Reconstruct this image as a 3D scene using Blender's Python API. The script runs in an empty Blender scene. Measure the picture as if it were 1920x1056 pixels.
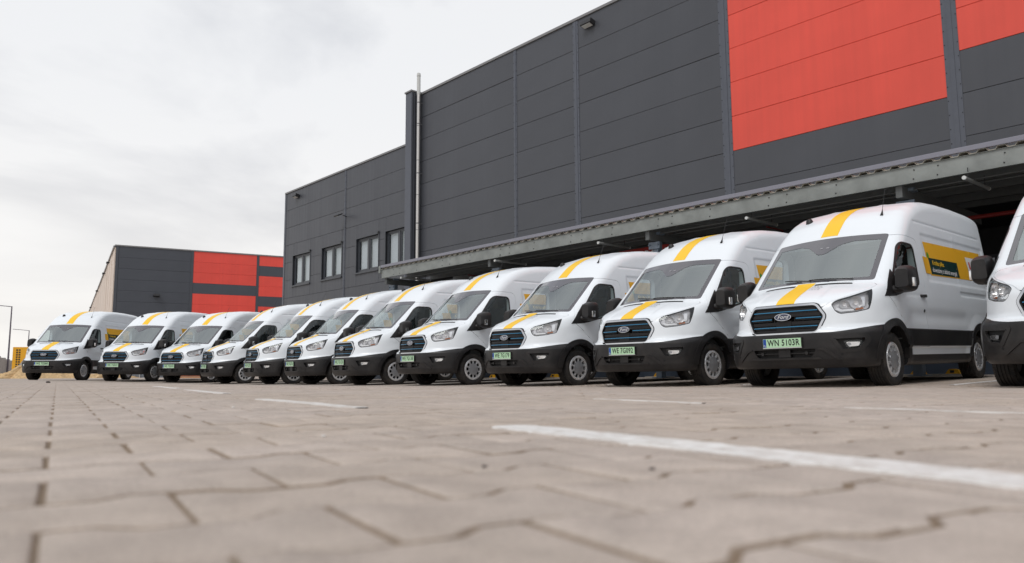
import bpy, bmesh, math, random
import numpy as np
from mathutils import Vector, Matrix
from mathutils.geometry import delaunay_2d_cdt

random.seed(7)
rng = np.random.default_rng(7)
SC = bpy.context.scene
COL = SC.collection

# ------------------------------------------------------------------ camera
CAM_H = 0.22855
PITCH, ROLL, FPX = 0.11835, -0.00584, 1438.73
cam_data = bpy.data.cameras.new('camera')
cam_data.sensor_width = 36.0
cam_data.lens = FPX / 1920 * 36.0
cam_data.clip_start = 0.05
cam_data.clip_end = 3000
cam_data.dof.use_dof = True
cam_data.dof.focus_distance = 12.5
cam_data.dof.aperture_fstop = 4.0
cam_data.dof.aperture_blades = 9
cam = bpy.data.objects.new('camera', cam_data)
COL.objects.link(cam)
_f = Vector((0, math.cos(PITCH), math.sin(PITCH)))
_u = Vector((0, -math.sin(PITCH), math.cos(PITCH)))
_r = Vector((1, 0, 0))
_rt = math.cos(ROLL) * _r + math.sin(ROLL) * _u
_up = -math.sin(ROLL) * _r + math.cos(ROLL) * _u
_M = Matrix((_rt, _up, -_f)).transposed().to_4x4()
_M.translation = Vector((0, 0, CAM_H))
cam.matrix_world = _M
SC.camera = cam

# ------------------------------------------------------------------ sky and sun (bright overcast)
SUN_EL, SUN_AZ = math.radians(52), math.radians(-150)      # azimuth from +Y, clockwise
world = bpy.data.worlds.new('World')
SC.world = world
world.use_nodes = True
wn, wl = world.node_tree.nodes, world.node_tree.links
wn.clear()
w_out = wn.new('ShaderNodeOutputWorld')
w_bg = wn.new('ShaderNodeBackground')
w_sky = wn.new('ShaderNodeTexSky')
w_sky.sky_type = 'NISHITA'
w_sky.sun_disc = False
w_sky.sun_elevation = SUN_EL
w_sky.sun_rotation = SUN_AZ
w_sky.air_density = 1.0
w_sky.dust_density = 2.0
w_sc = wn.new('ShaderNodeVectorMath'); w_sc.operation = 'SCALE'
w_sc.inputs['Scale'].default_value = 0.10
wl.new(w_sky.outputs[0], w_sc.inputs[0])
w_tc = wn.new('ShaderNodeTexCoord')
w_sep = wn.new('ShaderNodeSeparateXYZ')
wl.new(w_tc.outputs['Generated'], w_sep.inputs[0])
# cloud layer seen on a flat ceiling: direction / (z + k)
w_den = wn.new('ShaderNodeMath'); w_den.operation = 'ADD'; w_den.inputs[1].default_value = 0.22
w_abs = wn.new('ShaderNodeMath'); w_abs.operation = 'MAXIMUM'; w_abs.inputs[1].default_value = 0.0
wl.new(w_sep.outputs['Z'], w_abs.inputs[0]); wl.new(w_abs.outputs[0], w_den.inputs[0])
w_div = wn.new('ShaderNodeVectorMath'); w_div.operation = 'DIVIDE'
w_cmb = wn.new('ShaderNodeCombineXYZ')
for k in range(3):
    wl.new(w_den.outputs[0], w_cmb.inputs[k])
wl.new(w_tc.outputs['Generated'], w_div.inputs[0]); wl.new(w_cmb.outputs[0], w_div.inputs[1])
w_n1 = wn.new('ShaderNodeTexNoise'); w_n1.inputs['Scale'].default_value = 1.05
w_n1.inputs['Detail'].default_value = 7; w_n1.inputs['Roughness'].default_value = 0.52
w_n1.inputs['Distortion'].default_value = 0.35
w_mp = wn.new('ShaderNodeMapping'); w_mp.inputs['Location'].default_value = (3.1, 1.7, 0.4)
wl.new(w_div.outputs[0], w_mp.inputs[0]); wl.new(w_mp.outputs[0], w_n1.inputs['Vector'])
w_cr = wn.new('ShaderNodeValToRGB')
w_cr.color_ramp.elements[0].position = 0.41; w_cr.color_ramp.elements[0].color = (0.47, 0.485, 0.525, 1)
w_cr.color_ramp.elements[1].position = 0.585; w_cr.color_ramp.elements[1].color = (0.775, 0.78, 0.79, 1)
wl.new(w_n1.outputs['Fac'], w_cr.inputs[0])
# warm bright haze towards the horizon
w_hz = wn.new('ShaderNodeMapRange'); w_hz.inputs['From Min'].default_value = 0.0; w_hz.inputs['From Max'].default_value = 0.42
w_hz.inputs['To Min'].default_value = 0.85; w_hz.inputs['To Max'].default_value = 0.0; w_hz.interpolation_type = 'SMOOTHSTEP'
wl.new(w_abs.outputs[0], w_hz.inputs['Value'])
w_m1 = wn.new('ShaderNodeMix'); w_m1.data_type = 'RGBA'
w_m1.inputs['B'].default_value = (0.865, 0.835, 0.80, 1)
wl.new(w_hz.outputs[0], w_m1.inputs['Factor']); wl.new(w_cr.outputs[0], w_m1.inputs['A'])
w_m2 = wn.new('ShaderNodeMix'); w_m2.data_type = 'RGBA'; w_m2.inputs['Factor'].default_value = 0.92
wl.new(w_sc.outputs[0], w_m2.inputs['A']); wl.new(w_m1.outputs['Result'], w_m2.inputs['B'])
wl.new(w_m2.outputs['Result'], w_bg.inputs['Color'])
w_bg.inputs['Strength'].default_value = 1.0
wl.new(w_bg.outputs[0], w_out.inputs[0])

sun_d = bpy.data.lights.new('sun', 'SUN')
sun_d.energy = 1.1; sun_d.angle = math.radians(25); sun_d.color = (1.0, 0.975, 0.94)
sun = bpy.data.objects.new('sun', sun_d); COL.objects.link(sun)
_sd = Vector((math.sin(SUN_AZ) * math.cos(SUN_EL), math.cos(SUN_AZ) * math.cos(SUN_EL), math.sin(SUN_EL)))
sun.rotation_euler = _sd.to_track_quat('Z', 'Y').to_euler()
sun.location = (-20, -10, 40)

SC.view_settings.view_transform = 'Standard'
SC.view_settings.look = 'None'
SC.view_settings.exposure = 0.27
SC.view_settings.gamma = 1.0
SC.view_settings.use_curve_mapping = False
SC.cycles.max_bounces = 8
SC.cycles.transparent_max_bounces = 16

# ------------------------------------------------------------------ materials
MATS = {}
def mat(name, color, rough=0.5, metal=0.0, spec=0.5, coat=0.0, noise=0.0, nscale=6.0, bump=0.0, bscale=80.0, emit=0.0):
    m = bpy.data.materials.new(name); m.use_nodes = True
    nt = m.node_tree; b = nt.nodes['Principled BSDF']
    b.inputs['Base Color'].default_value = (*color, 1); b.inputs['Roughness'].default_value = rough
    b.inputs['Metallic'].default_value = metal; b.inputs['Specular IOR Level'].default_value = spec
    b.inputs['Coat Weight'].default_value = coat; b.inputs['Coat Roughness'].default_value = 0.04
    if emit:
        b.inputs['Emission Color'].default_value = (*color, 1); b.inputs['Emission Strength'].default_value = emit
    if noise or bump:
        tc = nt.nodes.new('ShaderNodeTexCoord')
    if noise:
        n = nt.nodes.new('ShaderNodeTexNoise'); n.inputs['Scale'].default_value = nscale; n.inputs['Detail'].default_value = 6
        nt.links.new(tc.outputs['Object'], n.inputs['Vector'])
        mr = nt.nodes.new('ShaderNodeMapRange'); mr.inputs['To Min'].default_value = 1 - noise; mr.inputs['To Max'].default_value = 1 + noise
        mr.inputs['From Min'].default_value = 0.3; mr.inputs['From Max'].default_value = 0.7
        nt.links.new(n.outputs['Fac'], mr.inputs['Value'])
        v = nt.nodes.new('ShaderNodeVectorMath'); v.operation = 'SCALE'; v.inputs[0].default_value = color
        nt.links.new(mr.outputs[0], v.inputs['Scale']); nt.links.new(v.outputs[0], b.inputs['Base Color'])
    if bump:
        n2 = nt.nodes.new('ShaderNodeTexNoise'); n2.inputs['Scale'].default_value = bscale; n2.inputs['Detail'].default_value = 4
        nt.links.new(tc.outputs['Object'], n2.inputs['Vector'])
        bp = nt.nodes.new('ShaderNodeBump'); bp.inputs['Strength'].default_value = bump; bp.inputs['Distance'].default_value = 0.01
        nt.links.new(n2.outputs['Fac'], bp.inputs['Height']); nt.links.new(bp.outputs[0], b.inputs['Normal'])
    MATS[name] = m
    return m

def add_dust(name, dust, amount, scale):
    m = MATS[name]; nt = m.node_tree; b = nt.nodes['Principled BSDF']
    tc = nt.nodes.new('ShaderNodeTexCoord'); oi = nt.nodes.new('ShaderNodeObjectInfo')
    of = nt.nodes.new('ShaderNodeVectorMath'); of.operation = 'ADD'
    nt.links.new(tc.outputs['Object'], of.inputs[0])
    ml = nt.nodes.new('ShaderNodeMath'); ml.operation = 'MULTIPLY'; ml.inputs[1].default_value = 40.0
    nt.links.new(oi.outputs['Random'], ml.inputs[0]); nt.links.new(ml.outputs[0], of.inputs[1])
    n = nt.nodes.new('ShaderNodeTexNoise'); n.inputs['Scale'].default_value = scale; n.inputs['Detail'].default_value = 8; n.inputs['Roughness'].default_value = .65
    nt.links.new(of.outputs[0], n.inputs['Vector'])
    r = nt.nodes.new('ShaderNodeMapRange'); r.inputs['From Min'].default_value = .42; r.inputs['From Max'].default_value = .75; r.inputs['To Max'].default_value = amount
    nt.links.new(n.outputs['Fac'], r.inputs['Value'])
    mx = nt.nodes.new('ShaderNodeMix'); mx.data_type = 'RGBA'; mx.inputs['B'].default_value = (*dust, 1)
    if b.inputs['Base Color'].links: nt.links.new(b.inputs['Base Color'].links[0].from_socket, mx.inputs['A'])
    else: mx.inputs['A'].default_value = b.inputs['Base Color'].default_value
    nt.links.new(r.outputs[0], mx.inputs['Factor']); nt.links.new(mx.outputs['Result'], b.inputs['Base Color'])

def glass_mat(name, tint, ior, rough=0.0):
    m = bpy.data.materials.new(name); m.use_nodes = True
    nt = m.node_tree; nt.nodes.remove(nt.nodes['Principled BSDF'])
    out = nt.nodes['Material Output']
    tr = nt.nodes.new('ShaderNodeBsdfTransparent'); tr.inputs[0].default_value = (*tint, 1)
    gl = nt.nodes.new('ShaderNodeBsdfGlossy'); gl.inputs['Color'].default_value = (.92, .985, .98, 1); gl.inputs['Roughness'].default_value = rough
    fr = nt.nodes.new('ShaderNodeFresnel'); fr.inputs['IOR'].default_value = ior
    geo = nt.nodes.new('ShaderNodeNewGeometry')
    mx = nt.nodes.new('ShaderNodeMixShader')
    # fresnel of a thin pane is the same from both sides
    mi = nt.nodes.new('ShaderNodeMath'); mi.operation = 'MULTIPLY_ADD'
    mi.inputs[1].default_value = 1.0 / ior - ior; mi.inputs[2].default_value = ior
    nt.links.new(geo.outputs['Backfacing'], mi.inputs[0]); nt.links.new(mi.outputs[0], fr.inputs['IOR'])
    nt.links.new(fr.outputs[0], mx.inputs[0]); nt.links.new(tr.outputs[0], mx.inputs[1]); nt.links.new(gl.outputs[0], mx.inputs[2])
    nt.links.new(mx.outputs[0], out.inputs[0])
    MATS[name] = m
    return m

mat('van_white', (0.80, 0.845, 0.885), 0.30, spec=.38, coat=0.22, noise=0.015, nscale=2.0)
mat('van_black', (0.0115, 0.011, 0.012), 0.40, spec=0.42, noise=0.12, nscale=5, bump=0.08, bscale=400)
mat('van_hidden', (0.012, 0.012, 0.013), 0.8, spec=0.2)
mat('van_cabin', (0.10, 0.108, 0.11), 0.75, spec=0.3)
mat('seat_fabric', (0.045, 0.047, 0.052), 0.9, spec=0.2, noise=0.2, nscale=40)
mat('headliner', (0.50, 0.51, 0.50), 0.9, spec=0.2)
mat('rubber', (0.018, 0.018, 0.019), 0.72, spec=0.35, noise=0.25, nscale=14)
mat('silver', (0.74, 0.75, 0.77), 0.26, metal=0.45, coat=.4)
mat('dark_silver', (0.36, 0.37, 0.39), 0.30, metal=0.4, coat=.3)
mat('chrome', (0.62, 0.63, 0.65), 0.12, metal=1.0)
mat('reflector', (0.80, 0.80, 0.80), 0.18, metal=0.95)
mat('lamp_dark', (0.60, 0.605, 0.62), 0.35, metal=0.3)
mat('amber', (0.55, 0.16, 0.03), 0.25)
mat('grille_black', (0.010, 0.010, 0.011), 0.5, spec=.3)
mat('grille_blue', (0.010, 0.17, 0.33), 0.25, metal=0.2, coat=0.5)
mat('badge_blue', (0.006, 0.012, 0.055), 0.15, coat=1.0)
mat('decal_yellow', (0.92, 0.56, 0.025), 0.38, spec=.3)
mat('decal_orange', (0.80, 0.42, 0.026), 0.40, spec=.3)
mat('decal_green', (0.006, 0.034, 0.030), 0.42, spec=.25)
mat('decal_leaf', (0.05, 0.28, 0.03), 0.42, spec=.3)
mat('decal_white', (0.80, 0.80, 0.80), 0.35)
mat('decal_grey', (0.30, 0.30, 0.32), 0.5)
mat('decal_red', (0.55, 0.05, 0.06), 0.4)
mat('plate_green', (0.45, 0.69, 0.45), 0.45)
mat('plate_blue', (0.01, 0.06, 0.32), 0.4)
mat('plate_black', (0.008, 0.012, 0.008), 0.5)
mat('plate_frame', (0.55, 0.56, 0.55), 0.4)
mat('frit', (0.05, 0.046, 0.058), 0.08, spec=1.0, coat=1.0)
glass_mat('windscreen_glass', (0.82, 0.89, 0.88), 4.0)
glass_mat('side_glass', (0.55, 0.60, 0.59), 1.8)
glass_mat('lamp_glass', (0.95, 0.95, 0.96), 1.5)

add_dust('van_black', (0.10, 0.09, 0.08), 0.22, 3.0)
add_dust('rubber', (0.14, 0.115, 0.09), 0.40, 5.0)
add_dust('silver', (0.20, 0.18, 0.16), 0.35, 9.0)

# ------------------------------------------------------------------ object helpers
def link(o, parent=None):
    COL.objects.link(o)
    if parent is not None:
        o.parent = parent
    return o

def mesh_obj(name, verts, faces, material, parent=None, smooth=False, mats=None, fmat=None):
    me = bpy.data.meshes.new(name)
    me.from_pydata([tuple(v) for v in verts], [], [tuple(f) for f in faces])
    for m in (mats or [material]):
        me.materials.append(MATS[m] if isinstance(m, str) else m)
    if fmat is not None:
        me.polygons.foreach_set('material_index', fmat)
    if smooth:
        me.polygons.foreach_set('use_smooth', [True] * len(me.polygons))
        me.set_sharp_from_angle(angle=math.radians(smooth if smooth is not True else 35))
    me.update()
    return link(bpy.data.objects.new(name, me), parent)

def bm_obj(name, bm, material, parent=None, smooth=False, recalc=True):
    if recalc:
        bmesh.ops.recalc_face_normals(bm, faces=bm.faces)
    me = bpy.data.meshes.new(name); bm.to_mesh(me); bm.free()
    me.materials.append(MATS[material] if isinstance(material, str) else material)
    if smooth:
        me.polygons.foreach_set('use_smooth', [True] * len(me.polygons))
        me.set_sharp_from_angle(angle=math.radians(smooth if smooth is not True else 35))
    return link(bpy.data.objects.new(name, me), parent)

def box(bm, c, s, rot=None, bevel=0.0):
    """axis box: centre c, full size s, optional 3x3 rot; returns verts"""
    r = bmesh.ops.create_cube(bm, size=1.0)
    vs = r['verts']
    for v in vs:
        p = Vector((v.co.x * s[0], v.co.y * s[1], v.co.z * s[2]))
        if rot is not None:
            p = rot @ p
        v.co = p + Vector(c)
    if bevel:
        es = list({e for v in vs for e in v.link_edges})
        bmesh.ops.bevel(bm, geom=es, offset=bevel, segments=2, affect='EDGES', profile=0.7)
    return vs

def box2(bm, a, b, bevel=0.0):
    c = [(a[i] + b[i]) / 2 for i in range(3)]; s = [abs(b[i] - a[i]) for i in range(3)]
    return box(bm, c, s, None, bevel)

def tube(bm, pts, r, n=8, cap=True):
    """round bar along a polyline; r may be a list"""
    pts = [Vector(p) for p in pts]
    rings = []
    prev = None
    for i, p in enumerate(pts):
        d = (pts[min(i + 1, len(pts) - 1)] - pts[max(i - 1, 0)]).normalized()
        ref = Vector((0, 0, 1)) if abs(d.z) < 0.95 else Vector((1, 0, 0))
        if prev is None:
            u = d.cross(ref).normalized()
        else:
            u = (prev - d * prev.dot(d)).normalized()
        prev = u
        w = d.cross(u)
        rr = r[i] if isinstance(r, (list, tuple)) else r
        rings.append([bm.verts.new(p + rr * (math.cos(t) * u + math.sin(t) * w)) for t in [2 * math.pi * k / n for k in range(n)]])
    for a, b in zip(rings, rings[1:]):
        for k in range(n):
            bm.faces.new((a[k], a[(k + 1) % n], b[(k + 1) % n], b[k]))
    if cap:
        bm.faces.new(rings[0][::-1]); bm.faces.new(rings[-1])

def empty(name, loc=(0, 0, 0), rot=(0, 0, 0)):
    o = bpy.data.objects.new(name, None); COL.objects.link(o)
    o.location = loc; o.rotation_euler = rot; o.empty_display_size = 0.3
    return o

def tag(o, label=None, cat=None, group=None, kind=None):
    if label: o['label'] = label
    if cat: o['category'] = cat
    if group: o['group'] = group
    if kind: o['kind'] = kind
    return o

def text_mesh(body, size, xs=1.0, shear=0.0, extrude=0.0, bold=0.0, space=1.0):
    cu = bpy.data.curves.new('t', 'FONT'); cu.body = body; cu.size = size
    cu.align_x = 'CENTER'; cu.align_y = 'CENTER'; cu.shear = shear; cu.extrude = extrude; cu.offset = bold; cu.space_character = space
    cu.resolution_u = 3
    o = bpy.data.objects.new('t', cu); COL.objects.link(o)
    dg = bpy.context.evaluated_depsgraph_get()
    me = bpy.data.meshes.new_from_object(o.evaluated_get(dg))
    v = np.array([p.co[:] for p in me.vertices]); f = [tuple(p.vertices) for p in me.polygons]
    bpy.data.objects.remove(o); bpy.data.curves.remove(cu); bpy.data.meshes.remove(me)
    if len(v):
        v[:, 0] *= xs
    return v, f
# ================================================================== THE YARD
AF = -0.71980
aV = np.array([math.sin(AF), math.cos(AF), 0.0]); nV = np.array([math.cos(AF), -math.sin(AF), 0.0])
NEAR = 0.1236
_ra = [-6, 2.0, 5.16, 7.98, 10.9, 13.9, 16.9, 20.0, 22.6, 25.8, 28.5, 30.2, 32.0, 45]
_rz = [.06, .042, .018, -.007, -.029, -.036, -.060, -.070, -.082, -.085, -.064, -.009, .031, .06]
def gz(x, y):
    x = np.asarray(x, float); y = np.asarray(y, float)
    n = x * nV[0] + y * nV[1]; a = x * aV[0] + y * aV[1]
    s = np.clip((n - 1.5) / 7.0, 0, 1); s = s * s * (3 - 2 * s)
    return NEAR * (1 - s) + np.interp(a, _ra, _rz) * s + 0.018 * np.clip(n - 9.5, 0, 8) * (1 - np.clip((a - 25.5) / 5, 0, 1))

_R = np.array([_rt[:], _up[:], _f[:]])
def ray(px, py):
    return (px - 960) / FPX * _R[0] - (py - 528) / FPX * _R[1] + _R[2]
def unproj(px, py, z=None):
    """pixel of the 1920x1056 picture -> point on the ground (or on the level z)"""
    d = ray(px, py); zz = 0.0 if z is None else z
    for _ in range(40):
        t = (zz - CAM_H) / d[2]; p = np.array([0, 0, CAM_H]) + t * d
        if z is not None: break
        zz = 0.5 * zz + 0.5 * float(gz(p[0], p[1]))
    return np.array([p[0], p[1], zz])
def on_plane(px, py, nrm, D):
    d = ray(px, py); o = np.array([0, 0, CAM_H]); t = (D - o @ nrm) / (d @ nrm)
    return o + t * d

def paver_mat(name, base, joint=False):
    m = bpy.data.materials.new(name); m.use_nodes = True; nt = m.node_tree; b = nt.nodes['Principled BSDF']
    N = nt.nodes.new; Lk = nt.links.new
    geo = N('ShaderNodeNewGeometry')
    n1 = N('ShaderNodeTexNoise'); n1.inputs['Scale'].default_value = 1.3; n1.inputs['Detail'].default_value = 5
    n2 = N('ShaderNodeTexNoise'); n2.inputs['Scale'].default_value = 260; n2.inputs['Detail'].default_value = 3
    n3 = N('ShaderNodeTexNoise'); n3.inputs['Scale'].default_value = 18; n3.inputs['Detail'].default_value = 6
    for n in (n1, n2, n3): Lk(geo.outputs['Position'], n.inputs['Vector'])
    def mr(src, lo, hi, a=.3, c=.7):
        r = N('ShaderNodeMapRange'); r.inputs['From Min'].default_value = a; r.inputs['From Max'].default_value = c
        r.inputs['To Min'].default_value = lo; r.inputs['To Max'].default_value = hi; Lk(src, r.inputs['Value']); return r.outputs[0]
    def mul(a, c):
        r = N('ShaderNodeMath'); r.operation = 'MULTIPLY'; Lk(a, r.inputs[0]); Lk(c, r.inputs[1]); return r.outputs[0]
    v = mul(mul(mr(n1.outputs['Fac'], .89, 1.07), mr(n2.outputs['Fac'], .80, 1.18)), mr(n3.outputs['Fac'], .86, 1.10))
    oi = N('ShaderNodeObjectInfo')
    if not joint:
        v = mul(v, mr(oi.outputs['Random'], .92, 1.07, 0, 1)); v = mul(v, mr(geo.outputs['Random Per Island'], .94, 1.06, 0, 1))
    warm = N('ShaderNodeMix'); warm.data_type = 'RGBA'
    warm.inputs['A'].default_value = (*base, 1); warm.inputs['B'].default_value = (base[0] * .95, base[1] * .965, base[2] * 1.0, 1)
    Lk(mr(n1.outputs['Fac'], 0, 1, .4, .6), warm.inputs['Factor'])
    sc = N('ShaderNodeVectorMath'); sc.operation = 'SCALE'; Lk(warm.outputs['Result'], sc.inputs[0]); Lk(v, sc.inputs['Scale'])
    Lk(sc.outputs[0], b.inputs['Base Color'])
    b.inputs['Roughness'].default_value = 0.85; b.inputs['Specular IOR Level'].default_value = 0.25
    bp = N('ShaderNodeBump'); bp.inputs['Strength'].default_value = 0.35; bp.inputs['Distance'].default_value = 0.002
    Lk(n2.outputs['Fac'], bp.inputs['Height']); Lk(bp.outputs[0], b.inputs['Normal'])
    MATS[name] = m
paver_mat('paver_concrete', (0.468, 0.398, 0.340))
paver_mat('paver_edge', (0.30, 0.235, 0.178))
paver_mat('joint_sand', (0.225, 0.165, 0.11), True)
paver_mat('yard_far', (0.475, 0.407, 0.350), True)
def far_joints():
    nt = MATS['yard_far'].node_tree; b = nt.nodes['Principled BSDF']
    geo = nt.nodes.new('ShaderNodeNewGeometry'); mp = nt.nodes.new('ShaderNodeMapping'); mp.vector_type = 'POINT'
    mp.inputs['Rotation'].default_value = (0, 0, math.radians(-30.5))
    br = nt.nodes.new('ShaderNodeTexBrick'); br.inputs['Scale'].default_value = 1.0; br.inputs['Brick Width'].default_value = .2; br.inputs['Row Height'].default_value = .1428
    br.inputs['Mortar Size'].default_value = .006; br.inputs['Mortar Smooth'].default_value = .4
    br.inputs['Color1'].default_value = (1, 1, 1, 1); br.inputs['Color2'].default_value = (.90, .90, .90, 1); br.inputs['Mortar'].default_value = (.66, .60, .54, 1)
    nt.links.new(geo.outputs['Position'], mp.inputs[0]); nt.links.new(mp.outputs[0], br.inputs['Vector'])
    src = b.inputs['Base Color'].links[0].from_socket
    ml = nt.nodes.new('ShaderNodeVectorMath'); ml.operation = 'MULTIPLY'
    nt.links.new(src, ml.inputs[0]); nt.links.new(br.outputs['Color'], ml.inputs[1]); nt.links.new(ml.outputs[0], b.inputs['Base Color'])
far_joints()
mat('line_worn', (0.66, 0.645, 0.62), 0.7, noise=0.14, nscale=9)
mat('line_paint', (0.78, 0.775, 0.76), 0.6, noise=0.05, nscale=25, bump=0.3, bscale=150)

add_dust('line_paint', (0.40, 0.345, 0.295), 0.9, 28.0)
add_dust('line_worn', (0.42, 0.36, 0.31), 0.9, 16.0)
PA = math.radians(-30.5)
pa = np.array([math.sin(PA), math.cos(PA), 0.0]); pb = np.array([math.cos(PA), -math.sin(PA), 0.0])
J0 = unproj(69, 995.5, NEAR)                      # far end of one visible end joint
J0 = J0 - pa * 0.0825
U0, V0 = J0 @ pb, J0 @ pa                          # lattice: joint at u = U0 in row V0
U_LO, U_HI, V_LO, V_HI = -4.2, 12.0, -1.6, 13.5    # paved-by-piece area in lattice axes

# ground sheet reaching the horizon
def axis(lo, hi, step, far):
    g = [lo]
    while g[-1] > -far: g.append(g[-1] - max(step, abs(g[-1] - lo) * .35 + step))
    h = [hi]
    while h[-1] < far: h.append(h[-1] + max(step, abs(h[-1] - hi) * .35 + step))
    return np.array(g[:0:-1] + list(np.arange(lo, hi, step)) + h)
gxs = axis(-24, 14, .5, 1600); gys = axis(-4, 34, .5, 1600)
GX, GY = np.meshgrid(gxs, gys, indexing='ij')
GZ = gz(GX, GY)
uu = GX * pb[0] + GY * pb[1]; vv = GX * pa[0] + GY * pa[1]
ins = (uu > U_LO + .45) & (uu < U_HI - .45) & (vv > V_LO + .45) & (vv < V_HI - .45)
GZ = GZ - np.where(ins, 0.0040, 0.0)
nyg = len(gys)
gv = np.stack([GX.ravel(), GY.ravel(), GZ.ravel()], 1)
gf = [(i * nyg + j, (i + 1) * nyg + j, (i + 1) * nyg + j + 1, i * nyg + j + 1) for i in range(len(gxs) - 1) for j in range(nyg - 1)]
fin = [bool(ins[i, j] and ins[i + 1, j] and ins[i, j + 1] and ins[i + 1, j + 1]) for i in range(len(gxs) - 1) for j in range(nyg - 1)]
pavement = mesh_obj('pavement', gv, gf, None, smooth=60, mats=['yard_far', 'joint_sand'], fmat=[1 if k else 0 for k in fin])
tag(pavement, kind='structure')

# one concrete interlocking block, double-T outline
def paver_mesh():
    hl, wd, wn = .0991, .0802, .0580          # half length, half width at ends / waist (joints left open)
    half = [(hl, wd), (.064, wd), (.037, wn), (-.037, wn), (-.064, wd), (-hl, wd)]
    out = half + [(-x, -y) for x, y in half]
    n = len(out); O = np.array(out)
    def inset(d):
        r = []
        for i in range(n):
            a = O[i] - O[i - 1]; b = O[(i + 1) % n] - O[i]
            na = np.array([-a[1], a[0]]) / np.linalg.norm(a); nb = np.array([-b[1], b[0]]) / np.linalg.norm(b)
            m = na + nb; m /= (m @ na); r.append(O[i] + m * d)
        return np.array(r)
    lv = [(0.0, -.030), (0.0, -.0050), (.0022, -.0016), (.0056, 0.0)]
    V = []
    for d, z in lv:
        q = inset(d); V += [(p[0], p[1], z) for p in q]
    F = []
    for k in range(len(lv) - 1):
        for i in range(n):
            F.append((k * n + i, k * n + (i + 1) % n, (k + 1) * n + (i + 1) % n, (k + 1) * n + i))
    # top of the two heads and the waist as quads
    t = (len(lv) - 1) * n
    F += [(t + 0, t + 1, t + 10, t + 11), (t + 1, t + 2, t + 9, t + 10), (t + 2, t + 3, t + 8, t + 9), (t + 3, t + 4, t + 7, t + 8), (t + 4, t + 5, t + 6, t + 7)]
    return np.array(V), F
PV, PF = paver_mesh()
PM_ = [1] * 24 + [0] * (len(PF) - 24)
pm = bpy.data.meshes.new('paver'); pm.from_pydata([tuple(v) for v in PV], [], PF)
pm.materials.append(MATS['paver_concrete']); pm.materials.append(MATS['paver_edge']); pm.polygons.foreach_set('material_index', PM_); pm.polygons.foreach_set('use_smooth', [True] * len(PF)); pm.set_sharp_from_angle(angle=math.radians(50))
cells = []
for j in range(int((V_LO - V0) / .1428), int((V_HI - V0) / .1428) + 1):
    v = V0 + j * .1428
    for i in range(int((U_LO - U0) / .2) - 1, int((U_HI - U0) / .2) + 1):
        u = U0 + .1 + i * .2 + (0.1 if j % 2 else 0.0)
        if U_LO < u < U_HI:
            cells.append((u, v))
cells = np.array(cells)
cxy = cells[:, :1] * pb[:2] + cells[:, 1:] * pa[:2]
cz = gz(cxy[:, 0], cxy[:, 1])
rel = np.stack([cxy[:, 0], cxy[:, 1], cz - CAM_H], 1)
dep = rel @ _R[2]
with np.errstate(divide='ignore', invalid='ignore'):
    sx = 960 + FPX * (rel @ _R[0]) / dep; sy = 528 - FPX * (rel @ _R[1]) / dep
vis = (dep > .25) & (sx > -60) & (sx < 1980) & (sy < 1100)
order = np.argsort(np.where(vis, dep, 1e9))
near_ids = set(order[:300].tolist())
jz = rng.normal(0, .0006, len(cells)); jt = rng.normal(0, .0035, (len(cells), 2)); jr = rng.normal(0, .004, len(cells)); jo = rng.normal(0, .0007, (len(cells), 2))
def paver_matrix(k):
    X = np.array([pb[0], pb[1], 0]); Y = np.array([-pb[1], pb[0], 0])
    c, s = math.cos(jr[k]), math.sin(jr[k])
    x = c * X + s * Y + np.array([0, 0, jt[k, 0]]); y = -s * X + c * Y + np.array([0, 0, jt[k, 1]])
    z = np.cross(x, y)
    return x, y, z, np.array([cxy[k, 0] + jo[k, 0], cxy[k, 1] + jo[k, 1], cz[k] + jz[k]])
bulkV = []; 
for k in range(len(cells)):
    x, y, z, t = paver_matrix(k)
    if k in near_ids:
        o = bpy.data.objects.new('paver', pm); link(o, pavement)
        o.matrix_world = Matrix(((x[0], y[0], z[0], t[0]), (x[1], y[1], z[1], t[1]), (x[2], y[2], z[2], t[2]), (0, 0, 0, 1)))
    else:
        bulkV.append(PV[:, :1] * x + PV[:, 1:2] * y + PV[:, 2:] * z + t)
nb = len(bulkV); bulkV = np.concatenate(bulkV); pf = np.array(PF)
bulkF = (pf[None] + (np.arange(nb) * len(PV))[:, None, None]).reshape(-1, 4)
fm = bpy.data.meshes.new('paver_field')
fm.vertices.add(len(bulkV)); fm.vertices.foreach_set('co', bulkV.ravel())
fm.loops.add(bulkF.size); fm.loops.foreach_set('vertex_index', bulkF.ravel().astype(np.int32))
fm.polygons.add(len(bulkF)); fm.polygons.foreach_set('loop_start', np.arange(0, bulkF.size, 4, dtype=np.int32))
fm.polygons.foreach_set('use_smooth', np.ones(len(bulkF), bool))
fm.update(calc_edges=True); fm.set_sharp_from_angle(angle=math.radians(50)); fm.materials.append(MATS['paver_concrete']); fm.materials.append(MATS['paver_edge']); fm.polygons.foreach_set('material_index', np.tile(np.array(PM_, np.int32), nb))
tag(link(bpy.data.objects.new('paver_field', fm), pavement), kind='stuff')

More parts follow.
